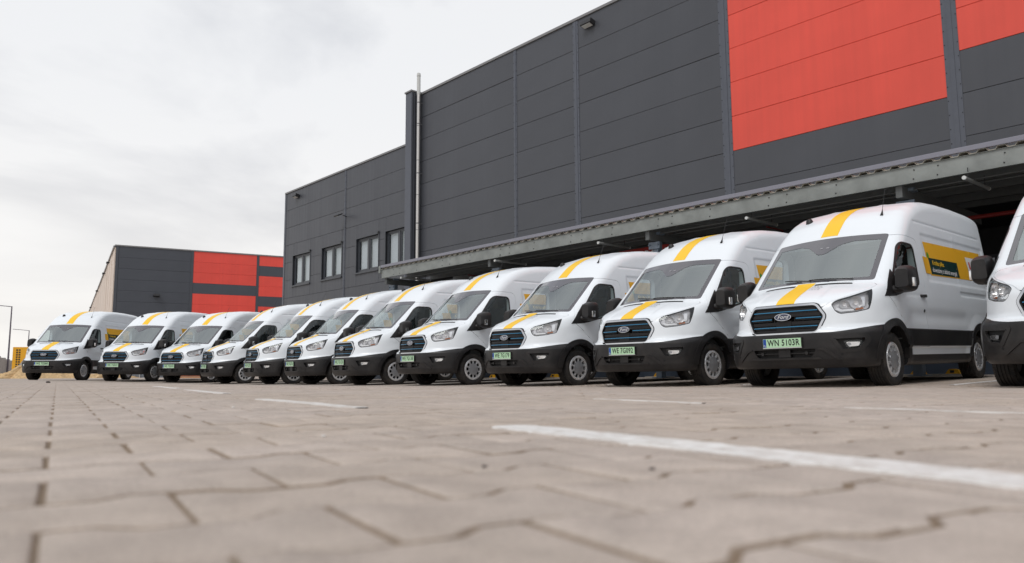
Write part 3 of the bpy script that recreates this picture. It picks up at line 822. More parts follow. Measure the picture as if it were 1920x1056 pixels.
def sdf(x, ls, z):
    l = np.abs(ls)
    # top: bonnet, windscreen plane, roof
    kap = 0.20 * (1 - sst(1.9, 3.0, x))
    xs = x - kap * l * l
    T = np.interp(xs, _gx, _gz); D = np.interp(xs, _gx, _gd)
    rib = 0.008 * np.exp(-((l - .36) / .05) ** 2) * sst(2.2, 2.6, x) + 0.010 * sst(.40, .46, l) * (1 - sst(.5, .75, x)) * sst(.1, .25, x)
    dt = (z - (T - 0.05 * l * l + rib)) / np.sqrt(1 + D * D + 0.02)
    # side
    W = np.interp(z, [.15, .30, .45, .58, .75, .90, 1.05, 1.2, 1.4, 1.7, 2.0, 2.3, 2.6, 2.85], [.93, .975, .995, 1.005, 1.012, 1.018, 1.022, 1.02, 1.01, .982, .952, .920, .885, .855])
    W = W - 0.012 * sst(4.9, 5.6, x)
    hol = np.exp(-((z - .93) / .085) ** 2) * sst(1.45, 1.75, x) * (1 - sst(3.85, 4.15, x + .35 * np.clip(z - .8, 0, .4)))
    W = W - 0.016 * hol
    W = W + 0.014 * boxm(x, z, 1.40, 4.05, .50, .745, .006) + 0.014 * boxm(x, z, 4.9, 6, .40, .745, .006)
    W = W - 0.014 * boxm(x, z, 2.46, 5.28, 1.44, 2.13, .022)
    W = W + 0.006 * boxm(x, z, 3.80, 3.86, 1.40, 2.2, .02)
    W = W - 0.014 * boxm(x, z, 3.75, 5.05, 1.275, 1.335, .012)
    W = W - 0.010 * np.exp(-((z - 2.30) / .016) ** 2) * sst(2.2, 2.3, x) * (1 - sst(5.2, 5.3, x))
    W = W - 0.006 * np.exp(-((z - 1.17 - .02 * x) / .02) ** 2) * sst(1.3, 1.6, x) * (1 - sst(2.0, 2.2, x))
    for ax in (AXF, AXR):
        r = np.sqrt((x - ax) ** 2 + (z - HUBZ) ** 2)
        W = W + 0.022 * (1 - sst(.50, .70, r)) * sst(.15, .4, z)
    ds = (l - W) * 0.985
    # front
    F0 = np.interp(z, [.15, .24, .30, .37, .50, .62, .69, .735, .752, .80, 1.0, 1.1, 1.3], [.16, .085, .05, .022, .008, .006, .010, .022, .058, .062, .085, .10, .16])
    A = np.interp(z, [.2, .70, .80, 1.4], [.46, .48, .64, .66])
    l26 = np.power(np.maximum(l, 1e-4), 2.6)
    g = 3.6 * A * l26
    df = (F0 + A * l26 * l - x) / np.sqrt(1 + g * g)
    dr = x - (VL - 0.03 * np.clip(z - 1.2, 0, 2) - .05 * l * l * l)
    db = 0.26 - z
    d = smax(ds, dt, .12 + .045 * sst(1.6, 2.3, x))
    d = smax(d, df, .10)
    d = smax(d, dr, .16)
    return smax(d, db, .05)

def sdf_n(P, e=2e-3):
    x, l, z = P[:, 0], P[:, 1], P[:, 2]
    g = np.stack([sdf(x + e, l, z) - sdf(x - e, l, z), sdf(x, l + e, z) - sdf(x, l - e, z), sdf(x, l, z + e) - sdf(x, l, z - e)], 1) / (2 * e)
    return g

def surface_net():
    gx = np.concatenate([np.arange(-.04, 2.45, .0185), np.arange(2.45, 5.72, .038)])
    gl = (np.arange(120) - 59.5) * .0192
    gz = np.arange(.20, 2.84, .0175)
    nx, ny, nz = len(gx), len(gl), len(gz)
    V = np.empty((nx, ny, nz), np.float32)
    L, Z = np.meshgrid(gl[ny // 2:], gz, indexing='ij')
    for i in range(0, nx, 16):
        X = gx[i:i + 16, None, None] + 0 * L[None]
        H = sdf(X, L[None] + 0 * X, Z[None] + 0 * X)
        V[i:i + 16, ny // 2:] = H; V[i:i + 16, :ny // 2] = H[:, ::-1]
    S = V < 0
    c = np.zeros((nx - 1, ny - 1, nz - 1), np.int8)
    for a in (0, 1):
        for b in (0, 1):
            for d in (0, 1):
                c += S[a:nx - 1 + a, b:ny - 1 + b, d:nz - 1 + d]
    act = (c > 0) & (c < 8)
    idx = -np.ones(act.shape, np.int64)
    I = np.argwhere(act); idx[act] = np.arange(len(I))
    corners = [(a, b, d) for a in (0, 1) for b in (0, 1) for d in (0, 1)]
    G = (gx, gl, gz)
    acc = np.zeros((len(I), 3)); cnt = np.zeros(len(I))
    for ca in corners:
        for ax in range(3):
            if ca[ax] == 0:
                cb = list(ca); cb[ax] = 1
                va = V[I[:, 0] + ca[0], I[:, 1] + ca[1], I[:, 2] + ca[2]].astype(float)
                vb = V[I[:, 0] + cb[0], I[:, 1] + cb[1], I[:, 2] + cb[2]].astype(float)
                m = (va < 0) != (vb < 0)
                t = np.where(m, va / np.where(m, va - vb, 1), 0)
                P = np.stack([G[k][I[:, k] + ca[k]] for k in range(3)], 1)
                P[:, ax] += t * (G[ax][I[:, ax] + 1] - G[ax][I[:, ax]])
                acc += P * m[:, None]; cnt += m
    P = acc / cnt[:, None]
    for _ in range(3):
        d = sdf(P[:, 0], P[:, 1], P[:, 2]); g = sdf_n(P)
        P -= (np.clip(d, -.01, .01) / np.maximum((g * g).sum(1), .2))[:, None] * g
    quads = []
    for ax in range(3):
        b, d = (ax + 1) % 3, (ax + 2) % 3
        sl0 = [slice(None)] * 3; sl1 = [slice(None)] * 3
        sl0[ax] = slice(0, -1); sl1[ax] = slice(1, None)
        ch = S[tuple(sl0)] != S[tuple(sl1)]
        E = np.argwhere(ch)
        ok = (E[:, b] > 0) & (E[:, d] > 0) & (E[:, b] < V.shape[b] - 1) & (E[:, d] < V.shape[d] - 1)
        E = E[ok]
        ins = S[E[:, 0], E[:, 1], E[:, 2]]
        q = []
        for ob, od in ((-1, -1), (0, -1), (0, 0), (-1, 0)):
            C = E.copy(); C[:, b] += ob; C[:, d] += od
            q.append(idx[C[:, 0], C[:, 1], C[:, 2]])
        q = np.stack(q, 1)
        q[~ins] = q[~ins][:, ::-1]
        quads.append(q)
    Q = np.concatenate(quads)
    return P, Q

def bl(P):
    P = np.asarray(P, float).reshape(-1, 3)
    return np.stack([P[:, 0], -P[:, 1], P[:, 2]], 1)

# ---------------------------------------------------------- projections onto the body
def side3(uv): uv = np.asarray(uv); return np.stack([uv[:, 0], 0 * uv[:, 0] + 1.35, uv[:, 1]], 1), np.array([0, -1., 0])
def front3(uv): uv = np.asarray(uv); return np.stack([0 * uv[:, 0] - .3, uv[:, 0], uv[:, 1]], 1), np.array([1., 0, 0])
def top3(uv): uv = np.asarray(uv); return np.stack([uv[:, 0], uv[:, 1], 0 * uv[:, 0] + 3.1], 1), np.array([0, 0, -1.])
_wa = math.radians(42.7); WE = np.array([math.cos(_wa), 0, math.sin(_wa)]); WM = np.array([-math.sin(_wa), 0, math.cos(_wa)]); WO = np.array([.80, 0, 1.39])
def ws3(uv): uv = np.asarray(uv); return WO + uv[:, 1:2] * WE + uv[:, 0:1] * np.array([0, 1., 0]) + .5 * WM, -WM
_h = math.sqrt(.5)
def hl3(uv): uv = np.asarray(uv); return np.stack([uv[:, 0] * _h - .7 * _h, uv[:, 0] * _h + .7 * _h, uv[:, 1]], 1), np.array([_h, -_h, 0])

def trace(P, d):
    P = P.copy()
    for _ in range(34):
        v = sdf(P[:, 0], P[:, 1], P[:, 2])
        P += np.clip(v, -.03, .2)[:, None] * 0.95 * d
    return P

def inside(poly, pts):
    x, y = pts[:, 0], pts[:, 1]; r = np.zeros(len(pts), bool); n = len(poly)
    for i in range(n):
        x1, y1 = poly[i]; x2, y2 = poly[(i + 1) % n]
        c = (y1 > y) != (y2 > y)
        with np.errstate(divide='ignore', invalid='ignore'):
            r ^= c & (x < (x2 - x1) * (y - y1) / (y2 - y1) + x1)
    return r

def resample(poly, res):
    out = []
    for i in range(len(poly)):
        a = np.array(poly[i], float); b = np.array(poly[(i + 1) % len(poly)], float)
        n = max(1, int(np.ceil(np.linalg.norm(b - a) / res)))
        out += [a + (b - a) * k / n for k in range(n)]
    return np.array(out)

def rounded(poly, r, n=4):
    """round the corners of a polygon; r number or list"""
    out = []; N = len(poly)
    for i in range(N):
        p = np.array(poly[i], float); a = np.array(poly[i - 1], float) - p; b = np.array(poly[(i + 1) % N], float) - p
        ri = r[i] if isinstance(r, (list, tuple)) else r
        la, lb = np.linalg.norm(a), np.linalg.norm(b)
        t = min(ri, la * .48, lb * .48)
        if t < 1e-4:
            out.append(p); continue
        A = p + a / la * t; B = p + b / lb * t
        for k in range(n + 1):
            s = k / n; out.append((1 - s) ** 2 * A + 2 * s * (1 - s) * p + s * s * B)
    return [tuple(q) for q in out]

def tri_fill(loops, res):
    pts = []; edges = []
    for lp in loops:
        b = resample(lp, res); o = len(pts)
        pts += [tuple(p) for p in b]; edges += [(o + i, o + (i + 1) % len(b)) for i in range(len(b))]
    A = np.array(loops[0]); lo, hi = A.min(0), A.max(0)
    gx, gy = np.meshgrid(np.arange(lo[0] + res / 2, hi[0], res), np.arange(lo[1] + res / 2, hi[1], res))
    g = np.stack([gx.ravel(), gy.ravel()], 1)
    if len(g):
        m = inside(loops[0], g)
        for h in loops[1:]: m &= ~inside(h, g)
        bp = np.array(pts)
        g = g[m]
        if len(g):
            dm = np.min(((g[:, None] - bp[None]) ** 2).sum(2), 1); g = g[dm > (res * .45) ** 2]
        pts += [tuple(p) for p in g]
    r = delaunay_2d_cdt([Vector(p) for p in pts], edges, [], 0, 1e-6)
    V = np.array([p[:] for p in r[0]]); F = np.array([f[:] for f in r[2]])
    c = V[F].mean(1); m = inside(loops[0], c)
    for h in loops[1:]: m &= ~inside(h, c)
    return V, F[m]

def patch(loops, proj, off=.0015, res=.04, thick=0.0, mirror=False, depth=None, flat=None):
    """surface piece cut by an outline, lying `off` above the body; thick>0 makes it a slab"""
    V, F = tri_fill(loops, res)
    P0, d = proj(V)
    P = trace(P0, d)
    if depth is not None:            # push along the view direction
        top = P + d * depth; bot = top + d * max(thick, .001)
    else:
        n = sdf_n(P); n /= np.linalg.norm(n, axis=1, keepdims=True)
        top = P + n * off; bot = top - n * max(thick, .001)
    if flat is not None:             # absolute distance along projection
        top = flat(P, V)
        bot = top + d * max(thick, .001)
    # outward orientation: face normal opposes d
    e = np.cross(top[F[0, 1]] - top[F[0, 0]], top[F[0, 2]] - top[F[0, 0]])
    if e @ d > 0: F = F[:, ::-1]
    verts, faces = [*top], [tuple(f) for f in F]
    if thick > 0:
        n0 = len(top); verts += [*bot]; faces += [tuple(n0 + i for i in f[::-1]) for f in F]
        cnt = {}
        for f in F:
            for i in range(3):
                cnt[(f[i], f[(i + 1) % 3])] = 1
        for (a, b) in cnt:
            if (b, a) not in cnt:
                faces.append((b, a, n0 + a, n0 + b))
    verts = np.array(verts)
    if mirror:
        verts[:, 1] *= -1
    else:
        pass
    Vb = bl(verts)
    if not mirror:
        faces = [f[::-1] for f in faces]
    return Vb, faces

def P_obj(name, m, parent, *a, smooth=40, **k):
    V, F = patch(*a, **k)
    return mesh_obj(name, V, F, m, parent, smooth=smooth)

# ---------------------------------------------------------- boolean tools
def prism_obj(poly, f3, d0, d1):
    """closed prism: outline poly, swept between two offsets; f3(u,v,d)->(x,l,z)"""
    n = len(poly)
    A = [f3(u, v, d0) for u, v in poly]; B = [f3(u, v, d1) for u, v in poly]
    bm = bmesh.new()
    a = [bm.verts.new(p) for p in bl(A)]; b = [bm.verts.new(p) for p in bl(B)]
    bm.faces.new(a); bm.faces.new(b[::-1])
    for i in range(n):
        bm.faces.new((a[i], b[i], b[(i + 1) % n], a[(i + 1) % n]))
    bmesh.ops.triangulate(bm, faces=[f for f in bm.faces if len(f.verts) > 4])
    bmesh.ops.recalc_face_normals(bm, faces=bm.faces)
    me = bpy.data.meshes.new('cutter'); bm.to_mesh(me); bm.free()
    o = bpy.data.objects.new('cutter', me); COL.objects.link(o)
    return o
S3 = lambda u, v, d: (u, d, v)        # side outline (x,z), swept in l
F3 = lambda u, v, d: (d, u, v)        # front outline (l,z), swept in x
T3 = lambda u, v, d: (u, v, d)        # top outline (x,l), swept in z
def W3(u, v, d): p = WO + v * WE + d * WM; return (p[0], u, p[2])
def H3(sg): return lambda u, v, d: (u * _h - d * _h, sg * (u * _h + d * _h), v)

def boolean(me, cutters, op):
    o = bpy.data.objects.new('tmp', me); COL.objects.link(o)
    for c in cutters:
        md = o.modifiers.new('b', 'BOOLEAN'); md.operation = op; md.object = c; md.solver = 'MANIFOLD'
    dg = bpy.context.evaluated_depsgraph_get()
    r = bpy.data.meshes.new_from_object(o.evaluated_get(dg))
    bpy.data.objects.remove(o)
    return r

def finish(name, me, parent, outer='van_white', inner='van_hidden', cabin=True):
    """give the cut mesh its materials: the outer skin, hidden cut faces, cabin lining"""
    me.name = name
    me.materials.clear()
    for m in (outer, inner, 'van_cabin', 'headliner'): me.materials.append(MATS[m])
    n = len(me.polygons)
    c = np.empty(n * 3); me.polygons.foreach_get('center', c); c = c.reshape(-1, 3)
    d = sdf(c[:, 0], -c[:, 1], c[:, 2])
    nr = np.empty(n * 3); me.polygons.foreach_get('normal', nr); nr = nr.reshape(-1, 3)
    g = sdf_n(np.stack([c[:, 0], -c[:, 1], c[:, 2]], 1))
    dotn = nr[:, 0] * g[:, 0] - nr[:, 1] * g[:, 1] + nr[:, 2] * g[:, 2]
    mi = np.where((d > -.006) & (dotn > .45), 0, 1)
    # rim of every cut keeps the paint
    mi = np.where((mi == 1) & (d > -.03), 0, mi)
    for ax in (AXF, AXR):
        mi = np.where((np.hypot(c[:, 0] - ax, c[:, 2] - HUBZ) < .437) & (np.abs(c[:, 1]) > .6), 1, mi)
    cab = (c[:, 0] > .9) & (c[:, 0] < 2.52) & (c[:, 2] > .6) & (c[:, 2] < 2.2) & (np.abs(c[:, 1]) < .93) & (mi == 1)
    mi = np.where(cab, 2, mi); mi = np.where(cab & (c[:, 2] > 1.75), 3, mi)
    me.polygons.foreach_set('material_index', mi.astype(np.int32))
    me.polygons.foreach_set('use_smooth', [True] * n)
    me.set_sharp_from_angle(angle=math.radians(32))
    return link(bpy.data.objects.new(name, me), parent)

def arc(cx, cz, r, a0, a1, n=24):
    return [(cx + r * math.cos(math.radians(a0 + (a1 - a0) * k / n)), cz + r * math.sin(math.radians(a0 + (a1 - a0) * k / n))) for k in range(n + 1)]

def build_van():
    root = empty('delivery_van')
    P, Q = surface_net()
    body = bpy.data.meshes.new('sdf')
    body.from_pydata([tuple(p) for p in bl(P)], [], [tuple(q) for q in Q])
    bm = bmesh.new(); bm.from_mesh(body)
    bmesh.ops.triangulate(bm, faces=bm.faces)
    bmesh.ops.recalc_face_normals(bm, faces=bm.faces)
    if bm.calc_volume(signed=True) < 0:
        bmesh.ops.reverse_faces(bm, faces=bm.faces)
    bm.to_mesh(body); bm.free()

    # ---- outlines
    ws_l = [(-.80 + 1.6 * k / 16) for k in range(17)]
    ws_out = [(l, .022 + .15 * l * l) for l in ws_l] + [(l, 1.045 + .13 * l * l) for l in ws_l[::-1]]
    ws_out = [((l * 1.045 if s < .6 else l * 1.0), s) for l, s in ws_out]
    ws_out = rounded(ws_out, [.05 if i in (0, 16, 17, 33) else .001 for i in range(34)])
    win = rounded([(.93, 1.165), (1.20, 1.185), (2.03, 1.37), (2.05, 1.42), (2.05, 1.92), (1.66, 1.93), (1.56, 1.865)], [.02, .15, .04, .02, .10, .08, .06], 6)
    door = rounded([(1.50, .70), (1.50, .51), (2.24, .51), (2.24, 2.02), (1.62, 2.055), (1.44, 1.985), (.88, 1.20), (1.10, 1.05), (1.33, .86)], [.05, .01, .01, .13, .12, .12, .10, .05, .1], 5)
    def grow(poly, d):
        p = np.array(poly); q = []
        ar = 0.5 * np.sum(p[:, 0] * np.roll(p[:, 1], -1) - np.roll(p[:, 0], -1) * p[:, 1])
        for i in range(len(p)):
            a = p[i] - p[i - 1]; b = p[(i + 1) % len(p)] - p[i]
            na = np.array([a[1], -a[0]]) / (np.linalg.norm(a) + 1e-9); nb = np.array([b[1], -b[0]]) / (np.linalg.norm(b) + 1e-9)
            m = na + nb; m /= max(np.linalg.norm(m), .3); m /= max(.5, m @ na)
            q.append(tuple(p[i] + m * d * np.sign(ar)))
        return q
    hood_half = [(.085, 0), (.090, .20), (.105, .42), (.17, .52), (.30, .66), (.50, .80), (.70, .885), (.86, .90), (.90, .86), (.86, .60), (.825, .30), (.815, 0)]
    hood = hood_half[:] + [(x, -l) for x, l in hood_half[-2:0:-1]]
    grille = rounded([(-.43, 1.077), (-.525, .93), (-.525, .89), (-.44, .70), (.44, .70), (.525, .89), (.525, .93), (.43, 1.077)], [.05, .05, .05, .06, .06, .05, .05, .05], 5)
    hlamp = rounded([(.548, 1.055), (.62, 1.105), (.85, 1.165), (1.135, 1.246), (1.085, 1.10), (1.03, .982), (.85, .945), (.64, .925), (.585, .96)], [.03, .04, .05, .015, .03, .03, .04, .06, .03], 4)
    fog = rounded([(.60, .645), (.93, .655), (.945, .60), (.88, .475), (.70, .455)], .03, 3)
    intake = rounded([(-.43, .505), (.43, .505), (.37, .40), (-.37, .40)], .03, 3)
    bump_top = [(-.2, .695), (.10, .705), (.35, .745), (.58, .775), (.75, .79)]
    bump_poly = bump_top + [(.75, .05), (-.2, .05)]

    C = []
    def cut(poly, f3, a, b):
        o = prism_obj(poly, f3, a, b); C.append(o); return o
    wells = []
    for ax in (AXF, AXR):
        for sg in (1, -1):
            wells.append(cut(arc(ax, HUBZ, .435, 0, 345, 34), S3, sg * .62, sg * 1.3))
    cav = cut([(1.02, .60), (2.48, .60), (2.48, 2.02), (1.80, 2.02), (1.68, 1.985), (1.02, 1.35)], S3, -.885, .885)
    c_ws = cut(ws_out, W3, -.30, .35)
    c_win = [cut(win, S3, sg * .75, sg * 1.3) for sg in (1, -1)]
    c_bump = cut(bump_poly, S3, -1.3, 1.3)
    c_hood = cut(hood, T3, 1.03, 1.52)
    c_hood2 = cut(grow(hood, .005), T3, 1.02, 1.55)
    c_gr = cut(grille, F3, -.3, .20)
    c_hl = [cut(hlamp, H3(sg), .02, .5) for sg in (1, -1)]
    c_fog = [cut([(sg * u, v) for u, v in fog], F3, -.3, .62) for sg in (1, -1)]
    c_int = cut(intake, F3, -.3, .13)
    c_door = [cut(door, S3, sg * .80, sg * 1.3) for sg in (1, -1)]
    c_door2 = [cut(grow(door, .005), S3, sg * .79, sg * 1.3) for sg in (1, -1)]
    band = [(1.36, .515), (4.25, .515), (4.25, .75), (1.36, .75)]
    band2 = [(4.6, .40), (5.75, .40), (5.75, .75), (4.6, .75)]
    c_band = [cut(band, S3, sg * .93, sg * 1.3) for sg in (1, -1)] + [cut(band2, S3, sg * .93, sg * 1.3) for sg in (1, -1)]
    c_under = cut([(.752, .05), (5.9, .05), (5.9, .40), (.752, .40)], S3, -1.3, 1.3)

    base = boolean(body, wells + [cav, c_ws] + c_win + [c_gr] + c_hl, 'DIFFERENCE')
    bumper = boolean(boolean(base.copy(), [c_bump], 'INTERSECT'), c_fog + [c_int], 'DIFFERENCE')
    hood_me = boolean(boolean(base.copy(), [c_hood], 'INTERSECT'), [c_bump], 'DIFFERENCE')
    under = boolean(base.copy(), [c_under], 'INTERSECT')
    doors = [boolean(boolean(base.copy(), [c_door[k]], 'INTERSECT'), c_band, 'DIFFERENCE') for k in (0, 1)]
    bands = [boolean(base.copy(), [c], 'INTERSECT') for c in c_band]
    main = boolean(base, [c_bump, c_hood2, c_under] + c_door2 + c_band, 'DIFFERENCE')

    body_o = finish('body', main, root)
    bump_o = finish('bumper', bumper, root, 'van_black')
    hood_o = finish('hood', hood_me, root)
    finish('underbody', under, root, 'van_black')
    door_o = [finish('door', d, root) for d in doors]
    for b in bands:
        finish('side_cladding', b, root, 'van_black')
    for c in C:
        me = c.data; bpy.data.objects.remove(c); bpy.data.meshes.remove(me)

    # ---- wheel arch trims
    for ax, a0, a1 in ((AXF, -8, 140), (AXF, 140, 188), (AXR, -8, 188)):
        pass
    for ax in (AXF, AXR):
        ring = arc(ax, HUBZ, .530, 2, 178, 36) + arc(ax, HUBZ, .432, 178, 2, 36)
        for mir in (False, True):
            P_obj('wheel_arch', 'van_black', root, [ring], side3, off=.014, res=.03, thick=.06, mirror=mir)

    # ---- glass
    ws = P_obj('windscreen', 'windscreen_glass', root, [ws_out], ws3, off=-.005, res=.06)
    tl = [(-.70 + 1.4 * k / 14) for k in range(15)]
    inner = [(l, .085 + .15 * l * l) for l in [(-.765 + 1.53 * k / 14) for k in range(15)]]
    topc = []
    for l in np.linspace(.735, -.735, 41):
        a = abs(l)
        dip = .125 if a > .40 else .125 + .05 * float(sst(.40, .24, a)) if a > .24 else .175 + .20 * float(1 - max(0, a - .05) / .19)
        topc.append((float(l), 1.045 + .13 * l * l - dip))
    inner = rounded(inner + topc, [.04 if i in (0, 14, 15, 55) else .001 for i in range(56)])
    P_obj('frit_band', 'frit', ws, [ws_out, inner], ws3, off=-.002, res=.06)
    # camera and sensor window in the wedge
    P_obj('sensor_window', 'decal_grey', ws, [rounded([(-.05, .80), (-.012, .80), (-.012, .825), (-.05, .825)], .008)], ws3, off=.001, res=.05)
    P_obj('sensor_window', 'decal_grey', ws, [rounded([(.03, .80), (.085, .80), (.075, .83), (.04, .825)], .008)], ws3, off=.001, res=.05)
    for k, mir in ((0, False), (1, True)):
        P_obj('side_window', 'side_glass', door_o[k], [win], side3, off=-.008, res=.08, mirror=mir)
        P_obj('window_seal', 'van_black', door_o[k], [grow(win, .014), grow(win, -.012)], side3, off=.003, res=.05, thick=.012, mirror=mir)
        # black quarter at the foot of the pillar
        P_obj('mirror_base', 'van_black', door_o[k], [rounded([(.835, 1.150), (1.18, 1.168), (1.20, 1.53), (1.17, 1.50)], .01)], side3, off=.006, res=.05, thick=.012, mirror=mir)
        P_obj('window_divider', 'van_black', door_o[k], [[(1.345, 1.21), (1.375, 1.215), (1.375, 1.74), (1.345, 1.70)]], side3, off=-.004, res=.08, thick=.01, mirror=mir)
        P_obj('door_handle', 'van_black', door_o[k], [rounded([(2.03, 1.185), (2.20, 1.185), (2.20, 1.225), (2.03, 1.225)], .018)], side3, off=.03, res=.04, thick=.03, mirror=mir)
        P_obj('lock', 'van_black', door_o[k], [arc(2.15, 1.0, .022, 0, 340, 12)], side3, off=.006, res=.03, thick=.006, mirror=mir)

    # ---- bonnet slots, wipers
    for s in (1, -1):
        sl = [(.715, s * .14), (.765, s * .14), (.835, s * .60), (.80, s * .62)]
        P_obj('cowl_slot', 'grille_black', hood_o, [sl], top3, off=.003, res=.05)
    for (l0, s0, l1, s1) in ((.05, .035, -.36, .12), (.60, .075, .02, .06)):
        A, d = ws3(np.array([(l0 + (l1 - l0) * k / 8, s0 + (s1 - s0) * k / 8) for k in range(9)]))
        A = trace(A, d) + WM * .022
        bm = bmesh.new(); tube(bm, [tuple(p) for p in bl(A)], [.011] + [.008] * 7 + [.005], 6)
        B, d = ws3(np.array([(l0 + (l1 - l0) * k / 8, s0 + (s1 - s0) * k / 8 + .012) for k in range(3, 9)]))
        B = trace(B, d) + WM * .010
        tube(bm, [tuple(p) for p in bl(B)], .006, 5)
        bm_obj('wiper', bm, 'van_black', root, smooth=50)

    # ---- headlights
    for sg, mir in ((1, False), (-1, True)):
        hr = P_obj('headlight', 'lamp_dark', root, [grow(hlamp, -.001)], hl3, depth=.06, res=.05, thick=.01, mirror=mir)
        rim_o = grow(hlamp, -.002); rim_i = grow(hlamp, -.010)
        P_obj('lamp_rim', 'van_black', hr, [rim_o, rim_i], hl3, off=-.004, res=.03, thick=.012, mirror=mir)
        P_obj('lamp_wall', 'lamp_dark', hr, [rim_o, grow(hlamp, -.007)], hl3, off=-.018, res=.03, thick=.06, mirror=mir)
        def bowl(u, z, r, dp, m, nm, squash=1.0):
            bm = bmesh.new(); Vs = []
            prof = [(1.0, .0), (.92, .02), (.75, .045), (.5, .062), (.25, .07), (.0, .072)]
            c0, d = hl3(np.array([(u, z)])); c = (trace(c0, d) + d * dp)[0]
            t = np.array([_h, _h, 0]); up = np.array([0, 0, 1.])
            rings = []
            for pr, pd in prof:
                rings.append([c + d * pd * r / .07 + r * pr * (math.cos(a) * t + squash * math.sin(a) * up) for a in [2 * math.pi * k / 20 for k in range(20)]])
            for ring in rings:
                q = np.array(ring); q[:, 1] *= sg
                Vs.append([bm.verts.new(p) for p in bl(q)])
            for a, b in zip(Vs, Vs[1:]):
                for k in range(20): bm.faces.new((a[k], a[(k + 1) % 20], b[(k + 1) % 20], b[k]))
            bmesh.ops.remove_doubles(bm, verts=bm.verts, dist=1e-5)
            bm_obj(nm, bm, m, hr, smooth=60)
        bowl(.865, 1.068, .082, .020, 'reflector', 'reflector')
        bowl(.865, 1.065, .026, .026, 'decal_white', 'bulb')
        bowl(.715, 1.045, .066, .022, 'reflector', 'reflector', .85)
        bowl(.715, 1.045, .022, .028, 'decal_white', 'bulb')
        P_obj('light_strip', 'reflector', hr, [rounded([(.60, .985), (.66, .955), (.83, .968), (.83, .99), (.68, .985), (.63, 1.01)], .01)], hl3, depth=.03, res=.05, thick=.012, mirror=mir)
        P_obj('indicator', 'amber', hr, [rounded([(.86, .972), (.97, .99), (.955, 1.01), (.86, .995)], .01)], hl3, depth=.035, res=.05, thick=.012, mirror=mir)
        P_obj('indicator_cover', 'reflector', hr, [rounded([(.94, 1.02), (.99, 1.02), (1.01, 1.14), (.955, 1.14)], .02)], hl3, depth=.045, res=.05, thick=.012, mirror=mir)
        P_obj('lamp_end', 'grille_black', hr, [rounded([(1.035, 1.02), (1.085, 1.13), (1.112, 1.222), (1.065, 1.205), (1.03, 1.05)], .01)], hl3, depth=.012, res=.05, thick=.01, mirror=mir)
        P_obj('lens', 'lamp_glass', hr, [grow(hlamp, -.005)], hl3, off=-.002, res=.05, mirror=mir)
        # fog light
        fg = [(u, v) for u, v in fog]
        fo = P_obj('fog_light', 'grille_black', root, [grow(fg, -.004)], front3, depth=.05, res=.05, thick=.01, mirror=mir)
        P_obj('housing_rim', 'van_black', fo, [grow(fg, .016), grow(fg, -.030)], front3, off=.006, res=.03, thick=.03, mirror=mir)
        P_obj('lamp', 'reflector', fo, [rounded([(.735, .575), (.865, .575), (.85, .525), (.76, .515)], .02)], front3, depth=.028, res=.04, thick=.02, mirror=mir)
        P_obj('lamp_inset', 'dark_silver', fo, [arc(.765, .548, .020, 0, 340, 12)], front3, depth=.025, res=.03, thick=.008, mirror=mir)
        P_obj('lens', 'lamp_glass', fo, [rounded([(.715, .592), (.895, .595), (.88, .525), (.75, .495)], .02)], front3, depth=.016, res=.05, mirror=mir)
        P_obj('parking_sensor', 'grille_black', bump_o, [arc(.70, .425, .014, 0, 340, 10)], front3, off=.003, res=.03, thick=.004, mirror=mir)
    # bumper mouldings
    for sg in (1, -1):
        u = lambda a: [(sg * p, q) for p, q in a]
        P_obj('bumper_moulding', 'van_black', bump_o, [u(rounded([(.45, .515), (.52, .515), (.66, .40), (.70, .355), (.66, .355), (.50, .485), (.45, .495)], .012))], front3, off=.012, res=.03, thick=.02)
    P_obj('bumper_moulding', 'van_black', bump_o, [rounded([(-.46, .392), (.46, .392), (.48, .372), (-.48, .372)], .008)], front3, off=.014, res=.03, thick=.02)
    bm = bmesh.new(); box2(bm, (.09, -.45, .385), (.11, .45, .52)); bm_obj('intake_back', bm, 'grille_black', bump_o)
    bm = bmesh.new(); box2(bm, (.045, -.40, .447), (.06, .40, .459)); box2(bm, (.04, -.08, .405), (.07, .08, .50)); bm_obj('intake_bar', bm, 'van_black', bump_o)
    for sg in (1, -1):
        bm = bmesh.new(); tube(bm, [(.03, sg * .30, .453), (.06, sg * .30, .453)], .022, 12); bm_obj('tow_cap', bm, 'van_black', bump_o, smooth=40)

    # ---- grille: lies on the smooth front curve, not on the bonnet lip
    def gfl(dep):
        def fn(P, V):
            x0 = np.interp(V[:, 1], [.69, .80, 1.0, 1.1], [.052, .062, .085, .10]) + .64 * np.abs(V[:, 0]) ** 3.6
            return np.stack([x0 + dep, V[:, 0], V[:, 1]], 1)
        return fn
    # ---- grille
    gr = empty('grille'); gr.parent = root
    P_obj('grille_back', 'grille_black', gr, [grow(grille, -.004)], front3, flat=gfl(.085), res=.08, thick=.01)
    P_obj('grille_frame', 'chrome', gr, [grow(grille, .006), grow(grille, -.020)], front3, flat=gfl(-.014), res=.03, thick=.035)
    P_obj('frame_gap', 'grille_black', gr, [grow(grille, .013), grow(grille, .005)], front3, flat=gfl(-.002), res=.03, thick=.03)
    P_obj('inner_frame', 'grille_black', gr, [grow(grille, -.020), grow(grille, -.036)], front3, flat=gfl(-.004), res=.03, thick=.07)
    def hw(z):   # half width inside the frame at height z
        return float(np.interp(z, [.70, .89, .93, 1.077], [.44, .525, .525, .43])) - .045
